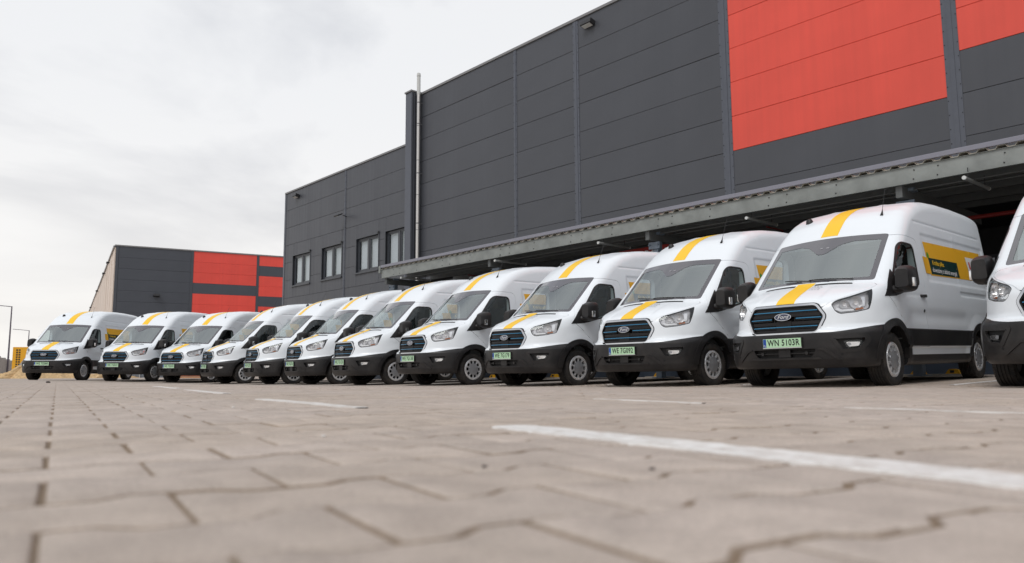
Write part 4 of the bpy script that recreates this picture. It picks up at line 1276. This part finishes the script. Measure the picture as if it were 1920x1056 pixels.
    def slat(z, a, b, blue):
        P_obj('slat', 'grille_black', gr, [[(a, z - .026), (b, z - .026), (b, z + .016), (a, z + .016)]], front3, flat=gfl(.012), res=.05, thick=.04)
        if blue:
            P_obj('blue_strip', 'grille_blue', gr, [rounded([(a, z - .0055), (b, z - .0055), (b, z + .0055), (a, z + .0055)], .004)], front3, flat=gfl(.000), res=.05, thick=.014)
    slat(1.035, -hw(1.035), hw(1.035), False)
    slat(.995, -hw(.995), hw(.995), True)
    slat(.902, -hw(.902), -.165, True); slat(.902, .165, hw(.902), True)
    slat(.795, -hw(.795), hw(.795), True)
    slat(.845, -hw(.845), hw(.845), False); slat(.745, -hw(.745), hw(.745), False); slat(.95, -hw(.95), hw(.95), False)
    for l in (-.36, -.25, .25, .36, -.14, .14):
        P_obj('grille_rib', 'grille_black', gr, [[(l - .006, .72), (l + .006, .72), (l + .006, 1.05), (l - .006, 1.05)]], front3, flat=gfl(.03), res=.06, thick=.03)
    P_obj('sensor_cover', 'grille_black', gr, [rounded([(-.10, .72), (.10, .72), (.10, .875), (-.10, .875)], .01)], front3, flat=gfl(.006), res=.05, thick=.03)
    ell = lambda a, b: [(a * math.cos(t), .925 + b * math.sin(t)) for t in [2 * math.pi * k / 32 for k in range(32)]]
    bd = P_obj('badge', 'chrome', gr, [ell(.114, .047)], front3, flat=gfl(-.022), res=.03, thick=.04)
    P_obj('badge_field', 'badge_blue', bd, [ell(.106, .040)], front3, flat=gfl(-.024), res=.03, thick=.004)
    xf = .0765
    v, f = text_mesh('Ford', .066, xs=1.18, shear=.35, bold=.0008)
    mesh_obj('badge_lettering', np.stack([0 * v[:, 0] + xf - .0265, -v[:, 0], v[:, 1] + .925], 1), f, 'chrome', bd)

    # ---- plate carrier
    bm = bmesh.new(); box2(bm, (-.012, -.272, .522), (.02, .272, .652), .004); bm_obj('plate_holder', bm, 'van_black', root)

    # ---- mirrors
    for sg in (1, -1):
        bm = bmesh.new()
        prof = [(1.06, .30), (1.10, .62), (1.17, .90), (1.24, 1.0), (1.29, .96), (1.31, .88)]
        rings = []
        for x, s in prof:
            hwid, hh = .125 * (.55 + .45 * s), .185 * (.5 + .5 * s)
            cz, cl = 1.385, 1.135
            ring = rounded([(cl - hwid, cz - hh), (cl + hwid, cz - hh * .92), (cl + hwid * .92, cz + hh * .9), (cl - hwid * .8, cz + hh)], .07 * s + .02, 4)
            rings.append([bm.verts.new((x, -sg * a, b)) for a, b in ring])
        for a, b in zip(rings, rings[1:]):
            n = len(a)
            for k in range(n): bm.faces.new((a[k], a[(k + 1) % n], b[(k + 1) % n], b[k]))
        bm.faces.new(rings[0]); bm.faces.new(rings[-1][::-1])
        mo = bm_obj('mirror', bm, 'van_black', root, smooth=45)
        bm = bmesh.new(); tube(bm, [(1.10, -sg * .985, 1.255), (1.15, -sg * 1.08, 1.245), (1.20, -sg * 1.12, 1.27)], [.055, .045, .05], 10)
        bm_obj('mirror_arm', bm, 'van_black', mo, smooth=50)
        bm = bmesh.new(); box2(bm, (1.13, -sg * 1.215, 1.27), (1.20, -sg * 1.268, 1.385), .012); bm_obj('turn_signal', bm, 'reflector', mo, smooth=50)
        bm = bmesh.new(); box2(bm, (1.311, -sg * 1.03, 1.24), (1.316, -sg * 1.23, 1.53)); bm_obj('mirror_glass', bm, 'chrome', mo)

    # ---- roof fittings
    c, d = top3(np.array([(2.03, .60), (1.72, -.66)])); c = trace(c, d)
    bm = bmesh.new(); a = bl(c[:1])[0]
    tube(bm, [a + np.array([-.02, 0, -.01]), a + np.array([0, 0, .02]), a + np.array([.02, 0, .06]), a + np.array([.03, 0, .09])], [.022, .016, .008, .005], 8)
    tube(bm, [a + np.array([.03, 0, .09]), a + np.array([.19, 0, .42])], .0035, 5)
    bm_obj('antenna', bm, 'van_black', root, smooth=50)
    c, d = top3(np.array([(2.12, -.52)])); c = bl(trace(c, d))[0]
    bm = bmesh.new(); tube(bm, [c + np.array([0, 0, -.02]), c + np.array([0, 0, .03]), c + np.array([0, 0, .055]), c + np.array([0, 0, .065])], [.055, .05, .035, .012], 12)
    bm_obj('roof_marker', bm, 'van_black', root, smooth=50)

    # ---- yellow stripe on roof and bonnet, printed panel on the left side
    P_obj('roof_stripe', 'decal_yellow', root, [[(1.60, -.125), (1.60, .125), (5.2, .125), (5.2, -.125)]], top3, off=.0025, res=.06)
    P_obj('hood_stripe', 'decal_yellow', hood_o, [[(.135, -.125), (.135, .125), (.80, .125), (.80, -.125)]], top3, off=.0025, res=.05)
    rr = random.Random(3)
    for i in range(4):
        v0 = .52 + .05 * i; a = .15
        for j in range(4):
            w = rr.uniform(.015, .04)
            P_obj('hood_print', 'decal_grey', hood_o, [[(v0, a), (v0 + .012, a), (v0 + .012, a + w), (v0, a + w)]], top3, off=.004, res=.1)
            a += w + .012
            if a > .27: break
    side = P_obj('side_graphic', 'decal_orange', root, [[(2.52, 2.02), (5.12, 2.05), (5.06, 1.57), (2.63, 1.53)]], side3, off=.003, res=.06)
    P_obj('graphic_square', 'decal_orange', side, [[(2.36, 1.79), (2.64, 1.79), (2.655, 1.55), (2.395, 1.545)]], side3, off=.005, res=.06)
    P_obj('text_board', 'decal_green', side, [[(2.62, 1.79), (3.84, 1.80), (3.89, 1.565), (2.655, 1.55)]], side3, off=.006, res=.06)
    P_obj('leaf', 'decal_leaf', side, [rounded([(2.60, 1.78), (2.58, 1.84), (2.62, 1.88), (2.66, 1.84), (2.66, 1.79)], .015)], side3, off=.007, res=.05)
    lb = P_obj('white_label', 'decal_white', side, [[(4.32, 1.93), (4.95, 1.94), (4.98, 1.67), (4.40, 1.66)]], side3, off=.006, res=.06)
    P_obj('label_print', 'decal_red', lb, [[(4.44, 1.86), (4.50, 1.86), (4.52, 1.74), (4.46, 1.74)]], side3, off=.008, res=.06)
    P_obj('label_print', 'decal_grey', lb, [[(4.66, 1.83), (4.82, 1.83), (4.82, 1.79), (4.66, 1.79)]], side3, off=.008, res=.06)
    P_obj('label_print', 'decal_grey', lb, [[(4.40, 1.655), (4.97, 1.665), (4.97, 1.635), (4.40, 1.625)]], side3, off=.008, res=.06)
    for txt, u, z, m, sz in (('Krótka piłka:', 3.00, 1.725, 'decal_yellow', .098), ('dowozimy z dobrą energią', 3.245, 1.618, 'decal_white', .098)):
        v, f = text_mesh(txt, sz, xs=.98, bold=.0012)
        uv = np.stack([v[:, 0] + u, v[:, 1] + z], 1)
        p, d = side3(uv); p = trace(p, d); p[:, 1] += .009
        mesh_obj('lettering', bl(p), f, m, side)
    P_obj('leaf_graphic', 'decal_leaf', root, [rounded([(5.12, 1.28), (5.36, 1.32), (5.40, .95), (5.30, .80), (5.14, .92)], .06)], side3, off=.004, res=.06)

    # ---- cabin
    bm = bmesh.new()
    pr = [(1.03, .62), (1.03, 1.335), (1.10, 1.345), (1.28, 1.30), (1.40, 1.20), (1.42, 1.05), (1.30, .95), (1.30, .62)]
    a = [bm.verts.new((x, .87, z)) for x, z in pr]; b = [bm.verts.new((x, -.87, z)) for x, z in pr]
    bm.faces.new(a); bm.faces.new(b[::-1])
    for i in range(len(pr)): bm.faces.new((a[i], b[i], b[(i + 1) % len(pr)], a[(i + 1) % len(pr)]))
    bm_obj('dashboard', bm, 'van_cabin', root)
    bm = bmesh.new()
    cc = Vector((1.50, -.42, 1.28)); ax = Vector((-.55, 0, .83)).normalized(); u = Vector((0, 1, 0)); w = ax.cross(u)
    tube(bm, [cc + .19 * (math.cos(t) * u + math.sin(t) * w) for t in [2 * math.pi * k / 24 for k in range(25)]], .016, 6, cap=False)
    tube(bm, [cc - .17 * u, cc + .17 * u], .02, 6); tube(bm, [cc, cc - ax * .2], .035, 8)
    bm_obj('steering_wheel', bm, 'van_cabin', root, smooth=50)
    for y in (-.42, .25, .60):
        bm = bmesh.new(); wd = .46 if y < 0 else .33
        box(bm, (1.95, y, 1.02), (.52, wd, .16), Matrix.Rotation(math.radians(-6), 3, 'Y'), .05)
        box(bm, (2.22, y, 1.40), (.15, wd, .66), Matrix.Rotation(math.radians(12), 3, 'Y'), .05)
        box(bm, (2.31, y, 1.82), (.10, .25, .19), Matrix.Rotation(math.radians(10), 3, 'Y'), .04)
        bm_obj('seat', bm, 'seat_fabric', root, smooth=50)
    bm = bmesh.new(); box2(bm, (1.60, -.14, 1.86), (1.63, .14, 1.94), .01); bm_obj('sun_visor', bm, 'van_cabin', root)

    # ---- wheels
    def wheel():
        w = empty('wheel')
        # tyre: lathe round the y axis, outer face towards -y
        hwid = .117
        prof = [(.225, -.085), (.235, -.105), (.262, -.117), (.295, -.118), (.318, -.110), (.333, -.098), (.340, -.085)]
        for g in (-.055, -.018, .018, .055):
            prof += [(.3425, g - .008), (.333, g - .005), (.333, g + .005), (.3425, g + .008)]
        prof += [(.340, .085), (.333, .098), (.318, .110), (.295, .118), (.262, .117), (.235, .105), (.225, .085)]
        n = 56; bm = bmesh.new(); rings = []
        for k in range(n):
            t = 2 * math.pi * k / n
            rings.append([bm.verts.new((r * math.cos(t), y, r * math.sin(t))) for r, y in prof])
        for k in range(n):
            a, b = rings[k], rings[(k + 1) % n]
            for i in range(len(prof) - 1): bm.faces.new((a[i], a[i + 1], b[i + 1], b[i]))
            bm.faces.new((a[-1], a[0], b[0], b[-1]))
        ty = bm_obj('tyre', bm, 'rubber', w, smooth=30)
        bm = bmesh.new()   # shoulder blocks
        for k in range(60):
            t = 2 * math.pi * k / 60
            R = Matrix.Rotation(-t, 3, 'Y')
            for sy in (-1, 1):
                box(bm, R @ Vector((.3365, sy * .094, 0)), (.012, .024, .022), R)
        tag(bm_obj('tread_block', bm, 'rubber', ty), kind='stuff')
        rm = bmesh.new()
        rp = [(.228, -.098), (.222, -.104), (.214, -.100), (.206, -.088), (.198, -.055), (.19, .06)]
        rings = []
        for k in range(48):
            t = 2 * math.pi * k / 48
            rings.append([rm.verts.new((r * math.cos(t), y, r * math.sin(t))) for r, y in rp])
        for k in range(48):
            a, b = rings[k], rings[(k + 1) % 48]
            for i in range(len(rp) - 1): rm.faces.new((a[i], a[i + 1], b[i + 1], b[i]))
        rim = bm_obj('rim', rm, 'silver', w, smooth=40)
        bm = bmesh.new()
        bmesh.ops.create_circle(bm, cap_ends=True, radius=.215, segments=32, matrix=Matrix.Translation((0, -.045, 0)) @ Matrix.Rotation(math.pi / 2, 4, 'X'))
        bm_obj('shade_disc', bm, 'van_hidden', rim)  # black disc, its colour stands in for shade behind the cover openings
        # cover: ten openings between hub and rim ring
        bm = bmesh.new()
        def rad(r, y, t): return (r * math.cos(t), y, r * math.sin(t))
        N = 10
        for k in range(N):
            t0 = 2 * math.pi * k / N; step = 2 * math.pi / N
            sp = [(-.5, 0), (-.20, 0), (.20, 0), (.5, 0)]
            # spoke (narrow at the outside) from r .125 to .185
            q = [rad(.112, -.104, t0 - .20 * step), rad(.112, -.104, t0 + .20 * step), rad(.152, -.108, t0 + .11 * step), rad(.190, -.104, t0 + .24 * step), rad(.190, -.104, t0 - .24 * step), rad(.152, -.108, t0 - .11 * step)]
            back = [(x * .995, y + .035, z * .995) for x, y, z in q]
            a = [bm.verts.new(p) for p in q]; b = [bm.verts.new(p) for p in back]
            bm.faces.new(a); bm.faces.new(b[::-1])
            for i in range(6): bm.faces.new((a[i], b[i], b[(i + 1) % 6], a[(i + 1) % 6]))
        M = 60
        for (r0, y0), (r1, y1) in zip([(.184, -.070), (.184, -.104), (.198, -.110), (.212, -.104)], [(.184, -.104), (.198, -.110), (.212, -.104), (.218, -.090)]):
            for k in range(M):
                a0, a1 = 2 * math.pi * k / M, 2 * math.pi * (k + 1) / M
                bm.faces.new([bm.verts.new(rad(r0, y0, a0)), bm.verts.new(rad(r1, y1, a0)), bm.verts.new(rad(r1, y1, a1)), bm.verts.new(rad(r0, y0, a1))])
        bmesh.ops.remove_doubles(bm, verts=bm.verts, dist=1e-5)
        cv = bm_obj('wheel_cover', bm, 'silver', w, smooth=25)
        bm = bmesh.new()
        c = bm.verts.new((0, -.122, 0)); ring = []
        for k in range(10):
            t = 2 * math.pi * (k + .25) / 10
            ring.append(bm.verts.new(rad(.128 if k % 2 == 0 else .121, -.108 if k % 2 == 0 else -.114, t)))
        for k in range(10): bm.faces.new((c, ring[k], ring[(k + 1) % 10]))
        r2 = [bm.verts.new((v.co.x * .98, -.075, v.co.z * .98)) for v in ring]
        for k in range(10): bm.faces.new((ring[k], r2[k], r2[(k + 1) % 10], ring[(k + 1) % 10]))
        bm_obj('hub_cap', bm, 'dark_silver', cv)
        return w
    w0 = wheel()
    first = True
    for ax in (AXF, AXR):
        for sg in (1, -1):
            w = w0 if first else copy_tree(w0)
            first = False
            w.parent = root
            w.location = (ax, -sg * .872, HUBZ + .002)
            w.rotation_euler = (0, random.uniform(0, 6.28), 0 if sg > 0 else math.pi)
    return root

def copy_tree(o, parent=None):
    c = o.copy(); COL.objects.link(c); c.parent = parent
    for ch in list(o.children):
        if ch.name in COL.objects:
            copy_tree(ch, c)
    return c

def plate_for(van, reg):
    bm = bmesh.new(); box2(bm, (-.018, -.26, .534), (-.0125, .26, .648), .003)
    p = bm_obj('license_plate', bm, 'plate_green', van)
    bm = bmesh.new(); box2(bm, (-.0195, .215, .538), (-.0181, .256, .644)); bm_obj('country_strip', bm, 'plate_blue', p)
    v, f = text_mesh('PL', .034); mesh_obj('country_code', np.stack([0 * v[:, 0] - .0205, -v[:, 0] + .236, v[:, 1] + .556], 1), f, 'decal_white', p)
    v, f = text_mesh(reg, .112, xs=.78, bold=.0022, space=1.08)
    mesh_obj('registration', np.stack([0 * v[:, 0] - .0195, -(v[:, 0] + .022), v[:, 1] + .591], 1), f, 'plate_black', p)
    bm = bmesh.new(); box2(bm, (-.0165, -.265, .523), (-.011, .265, .5335)); bm_obj('plate_clip', bm, 'plate_frame', p)
    return p
# ================================================================== PLACE THE VANS
POSES = {1: (-16.930, 27.727, -.013, .056, -.006, -.004), 2: (-14.320, 27.593, .210, -.009, -.001, -.004), 3: (-12.136, 27.244, .380, -.064, 0, -.003),
         4: (-10.137, 25.366, .874, -.085, .016, -.002), 5: (-7.904, 23.095, .885, -.082, .020, -.001), 6: (-6.113, 21.227, .891, -.068, .019, 0),
         7: (-4.215, 18.808, .897, -.064, .018, -.001), 8: (-2.238, 16.532, .871, -.032, .016, 0), 9: (-.187, 14.320, .871, -.029, .017, -.003),
         10: (1.738, 12.133, .841, -.007, .023, .002), 11: (3.492, 9.922, .818, .018, .020, .010), 12: (5.562, 7.548, .841, .042, .016, .002)}
PLATE = {1: 'WE 7G080', 2: 'WE 7G033', 3: 'WE 7G074', 4: 'WE 7G091', 5: 'WE 7G137', 6: 'WE 7G076', 7: 'WE 7G120', 8: 'WE 7G138', 9: 'WE 7G179', 10: 'WE 7G092', 11: 'WN 5103R', 12: 'WE 7G115'}
LABEL = {1: 'white van with yellow stripe at the far left end, beside the sand heap', 2: 'white van with yellow stripe, second from the left, before the dark far hall',
         3: 'white van with yellow stripe, third from the left, before the red far hall panels', 4: 'white van with yellow stripe, fourth from the left, first of the sideways row',
         5: 'white van with yellow stripe, fifth from left, below the office block corner', 6: 'white van with yellow stripe, sixth from left, below the first office windows',
         7: 'white van with yellow stripe, seventh from left, at the left end of the canopy', 8: 'white van with yellow stripe and green plate reading WE 7G138',
         9: 'white van with yellow stripe and green plate reading WE 7G179', 10: 'white van with yellow stripe and green plate reading WE 7G092',
         11: 'nearest whole white van, green plate reading WN 5103R, orange side panel in full view', 12: 'white van cut off by the right edge of the picture'}
proto = build_van()
vans = {}
for k in sorted(POSES, reverse=True):
    v = proto if k == 12 else copy_tree(proto)
    px, py, th, dz, kp, ro = POSES[k]
    r = np.array([math.sin(th), math.cos(th)])
    v.rotation_mode = 'ZYX'
    v.location = (px, py, dz - 1.02 * kp)
    v.rotation_mode = 'XYZ'
    v.rotation_euler = (-ro, -kp, math.pi / 2 - th)
    tag(v, LABEL[k], 'van', 'white delivery vans parked in a row')
    vans[k] = v
for k, v in vans.items():
    plate_for(v, PLATE[k])

# bay lines between the vans
for k in range(4, 12):
    A, B = np.array(POSES[k][:2]), np.array(POSES[k + 1][:2]); th = (POSES[k][2] + POSES[k + 1][2]) / 2
    m = (A + B) / 2; r = np.array([math.sin(th), math.cos(th)])
    paint_strip(m + r * 1.2, m + r * 6.2, .10, seed=40 + k, lift=.006)

# ================================================================== SMALL THINGS IN THE YARD
mat('sand', (0.52, 0.36, 0.19), 0.95, noise=.25, nscale=9, bump=.6, bscale=30)
mat('concrete_wall', (0.34, 0.34, 0.345), 0.85, noise=.18, nscale=2)
mat('bright_yellow', (0.72, 0.36, 0.008), 0.5)
mat('lamp_pole', (0.13, 0.12, 0.15), 0.5)
mat('plank_orange', (0.55, 0.16, 0.07), 0.7, noise=.15)
mat('plank_pale', (0.55, 0.30, 0.17), 0.8, noise=.15)
mat('fence_grey', (0.20, 0.22, 0.25), 0.6)

def heap(name, c, rx, ry, h, ang, label, seed):
    r = np.random.default_rng(seed); n, m = 72, 26; V = []; F = []
    ph = r.uniform(0, 6.28, 6); am = r.uniform(.03, .12, 6); fr = np.array([2, 3, 5, 7, 11, 17])
    ca, sa = math.cos(ang), math.sin(ang)
    for j in range(m + 1):
        t = j / m
        for i in range(n):
            a = 2 * math.pi * i / n
            rr = 1 + (am * np.sin(fr * a + ph)).sum()
            x = rx * rr * t * math.cos(a); y = ry * rr * t * math.sin(a)
            hh = h * max(0, (1 - t ** 1.35)) * (1 + .25 * math.sin(2.3 * x / rx * 3 + ph[0]) * (1 - t)) + r.normal(0, .022) * (1 if t < .97 else 0)
            X = c[0] + ca * x - sa * y; Y = c[1] + sa * x + ca * y
            V.append((X, Y, float(gz(X, Y)) + hh - (.03 if j == m else 0)))
    for j in range(m):
        for i in range(n):
            F.append((j * n + i, (j + 1) * n + i, (j + 1) * n + (i + 1) % n, j * n + (i + 1) % n))
    o = mesh_obj(name, V, F, 'sand', None, smooth=50)
    return tag(o, label, 'sand heap')
def at_depth(px, dep):
    d = ray(px, 702); return np.array([d[0] * dep, d[1] * dep])
heap('sand_heap', at_depth(48, 43), 1.5, 1.6, .66, .4, 'pale sand heap at the far left between the wall and the first van', 1)
heap('sand_heap', at_depth(110, 44), 2.4, 1.6, .42, .3, 'low sand heap seen under the leftmost van', 2)
heap('sand_heap', at_depth(196, 45), 1.6, 1.4, .34, .2, 'low sand heap seen between the two leftmost vans', 3)

# concrete block wall at the left edge
wl_ = empty('concrete_wall', tuple(np.append(at_depth(24, 118), 0)), (0, 0, math.atan2(-pa[1], -pa[0])))
for k in range(22):
    bm = bmesh.new(); box2(bm, (k * 2.0 + .02, -.15, -.3), (k * 2.0 + 1.98, .15, 2.35 + (.12 if k % 5 == 2 else 0)), .02); bm_obj('wall_panel', bm, 'concrete_wall', wl_)
tag(wl_, 'grey concrete panel wall at the left edge of the picture', 'wall')

# yellow block with two columns of dark openings
yb = empty('yellow_container', tuple(np.append(at_depth(38, 76), 0)), (0, 0, math.radians(6)))
W_, H_ = 2.3, 3.05
bm = bmesh.new(); box2(bm, (-.85, 0, .62), (2.0, 2.2, H_), .02); bm_obj('shell', bm, 'bright_yellow', yb)
for i in range(2):
    for j in range(9):
        bm = bmesh.new(); x = -.52 + i * .24; z = .80 + j * .235; box2(bm, (x, -.02, z), (x + .16, .03, z + .15)); bm_obj('opening', bm, 'joint_dark', yb)
bm = bmesh.new(); box2(bm, (-.8, .05, -.1), (1.95, 2.1, .615)); bm_obj('base', bm, 'dock_dark', yb)
tag(yb, 'yellow steel block with two columns of small dark openings behind the sand', 'container')
gs = empty('concrete_slab', tuple(np.append(at_depth(40, 62), 0)), (0, 0, .2))
bm = bmesh.new()
pr = [(-.45, 0), (.9, 0), (.9, 1.75), (.2, 1.65), (-.15, 1.1), (-.4, .9)]
a = [bm.verts.new((x, -.12, z)) for x, z in pr]; b = [bm.verts.new((x, .12, z)) for x, z in pr]
bm.faces.new(a); bm.faces.new(b[::-1])
for i in range(len(pr)): bm.faces.new((a[i], b[i], b[(i + 1) % len(pr)], a[(i + 1) % len(pr)]))
bm_obj('slab', bm, 'slab', gs)
tag(gs, 'broken grey concrete slab standing in front of the yellow block', 'slab')

def street_lamp(px_top, py_top, dep, arm, label):
    d = ray(px_top, py_top); top = np.array([0, 0, CAM_H]) + d * (dep / (d @ _R[2]) if False else dep)
    o = empty('street_lamp', (top[0], top[1], 0), (0, 0, 0)); h = top[2]
    bm = bmesh.new(); tube(bm, [(0, 0, 0), (0, 0, h * .5), (0, 0, h)], [.13, .10, .075], 10); bm_obj('pole', bm, 'lamp_pole', o, smooth=40)
    bm = bmesh.new(); tube(bm, [(0, 0, h - .05), (-arm, 0, h + .14 * arm * .6)], .05, 8); bm_obj('arm', bm, 'lamp_pole', o, smooth=40)
    bm = bmesh.new(); box(bm, (-arm - .45, 0, h + .084 * arm + .03), (1.0, .30, .10), Matrix.Rotation(math.radians(5), 3, 'Y'), .03); bm_obj('lamp_head', bm, 'lamp_pole', o)
    bm = bmesh.new(); box2(bm, (-.2, -.2, -.1), (.2, .2, .25), .02); bm_obj('foot', bm, 'slab', o)
    return tag(o, label, 'street lamp', 'street lamps beyond the yard')
street_lamp(22.3, 574.5, 99, 2.6, 'tall street lamp at the left edge, its arm leaving the picture')
street_lamp(54.8, 619.6, 150, 2.2, 'smaller distant street lamp just left of the first van')

# stack of orange planks behind the third van and mesh fence behind the second
pk = empty('plank_stack', tuple(np.append(at_depth(368, 36.5), gz(*at_depth(368, 36.5)))), (0, 0, .15))
for k in range(4):
    bm = bmesh.new(); box2(bm, (-.75, -.5, .02 + k * .10), (.85 + .04 * (k % 2), .5, .10 + k * .10), .01); bm_obj('plank', bm, 'plank_orange' if k % 2 else 'plank_pale', pk)
tag(pk, 'stack of orange red planks on the ground behind the third van', 'planks')
fe = empty('mesh_fence', tuple(np.append(at_depth(262, 47), gz(*at_depth(262, 47)))), (0, 0, .25))
bm = bmesh.new()
for k in range(26): box2(bm, (-2.0 + k * .16, -.008, 0), (-1.985 + k * .16, .008, 1.6))
for k in range(9): box2(bm, (-2.0, -.016, .1 + k * .18), (2.0, -.0085, .115 + k * .18))
bm_obj('mesh', bm, 'fence_grey', fe)
for x in (-2.02, 0, 2.02):
    bm = bmesh.new(); tube(bm, [(x, -.04, -.05), (x, -.04, 1.75)], .03, 8); bm_obj('fence_post', bm, 'tube_white', fe)
box_obj('backing_board', (-2.0, .02, 0), (2.0, .05, 1.5), 'fence_grey', fe)
tag(fe, 'grey mesh site fence seen under the second van', 'fence')

# yellow wheel guides on concrete pads by the dock
for k, (px, py, label) in enumerate(((1722, 699, 'yellow wheel guide seen under the nearest whole van, left one'), (1788, 699, 'yellow wheel guide seen under the nearest whole van, right one'),
                                    (1236, 707, 'yellow wheel guide on a pad under the van with plate WE 7G092'), (1040, 707.5, 'yellow wheel guide under the van with plate WE 7G179'), (925, 709, 'yellow wheel guide behind the van with plate WE 7G138'))):
    p = on_plane(px, py, nV, 15.85)
    o = empty('wheel_guide', (p[0], p[1], float(gz(p[0], p[1]))), (0, 0, PHI))
    bm = bmesh.new(); box2(bm, (-.55, -.25, -.02), (.55, .30, .05), .01); bm_obj('pad', bm, 'slab', o)
    bm = bmesh.new()
    pr = [(-.20, .05), (.22, .05), (.16, .17), (.05, .20), (-.08, .20), (-.14, .13)]
    a = [bm.verts.new((x, -.12, z)) for x, z in pr]; b = [bm.verts.new((x, .12, z)) for x, z in pr]
    bm.faces.new(a); bm.faces.new(b[::-1])
    for i in range(len(pr)): bm.faces.new((a[i], b[i], b[(i + 1) % len(pr)], a[(i + 1) % len(pr)]))
    bm_obj('guide', bm, 'safety_yellow', o)
    bm = bmesh.new(); box2(bm, (-.06, -.123, .08), (.06, -.1201, .16)); bm_obj('slot', bm, 'joint_dark', o)
    o.scale = (.62, .62, .62)
    tag(o, label, 'wheel guide', 'yellow wheel guides by the dock')
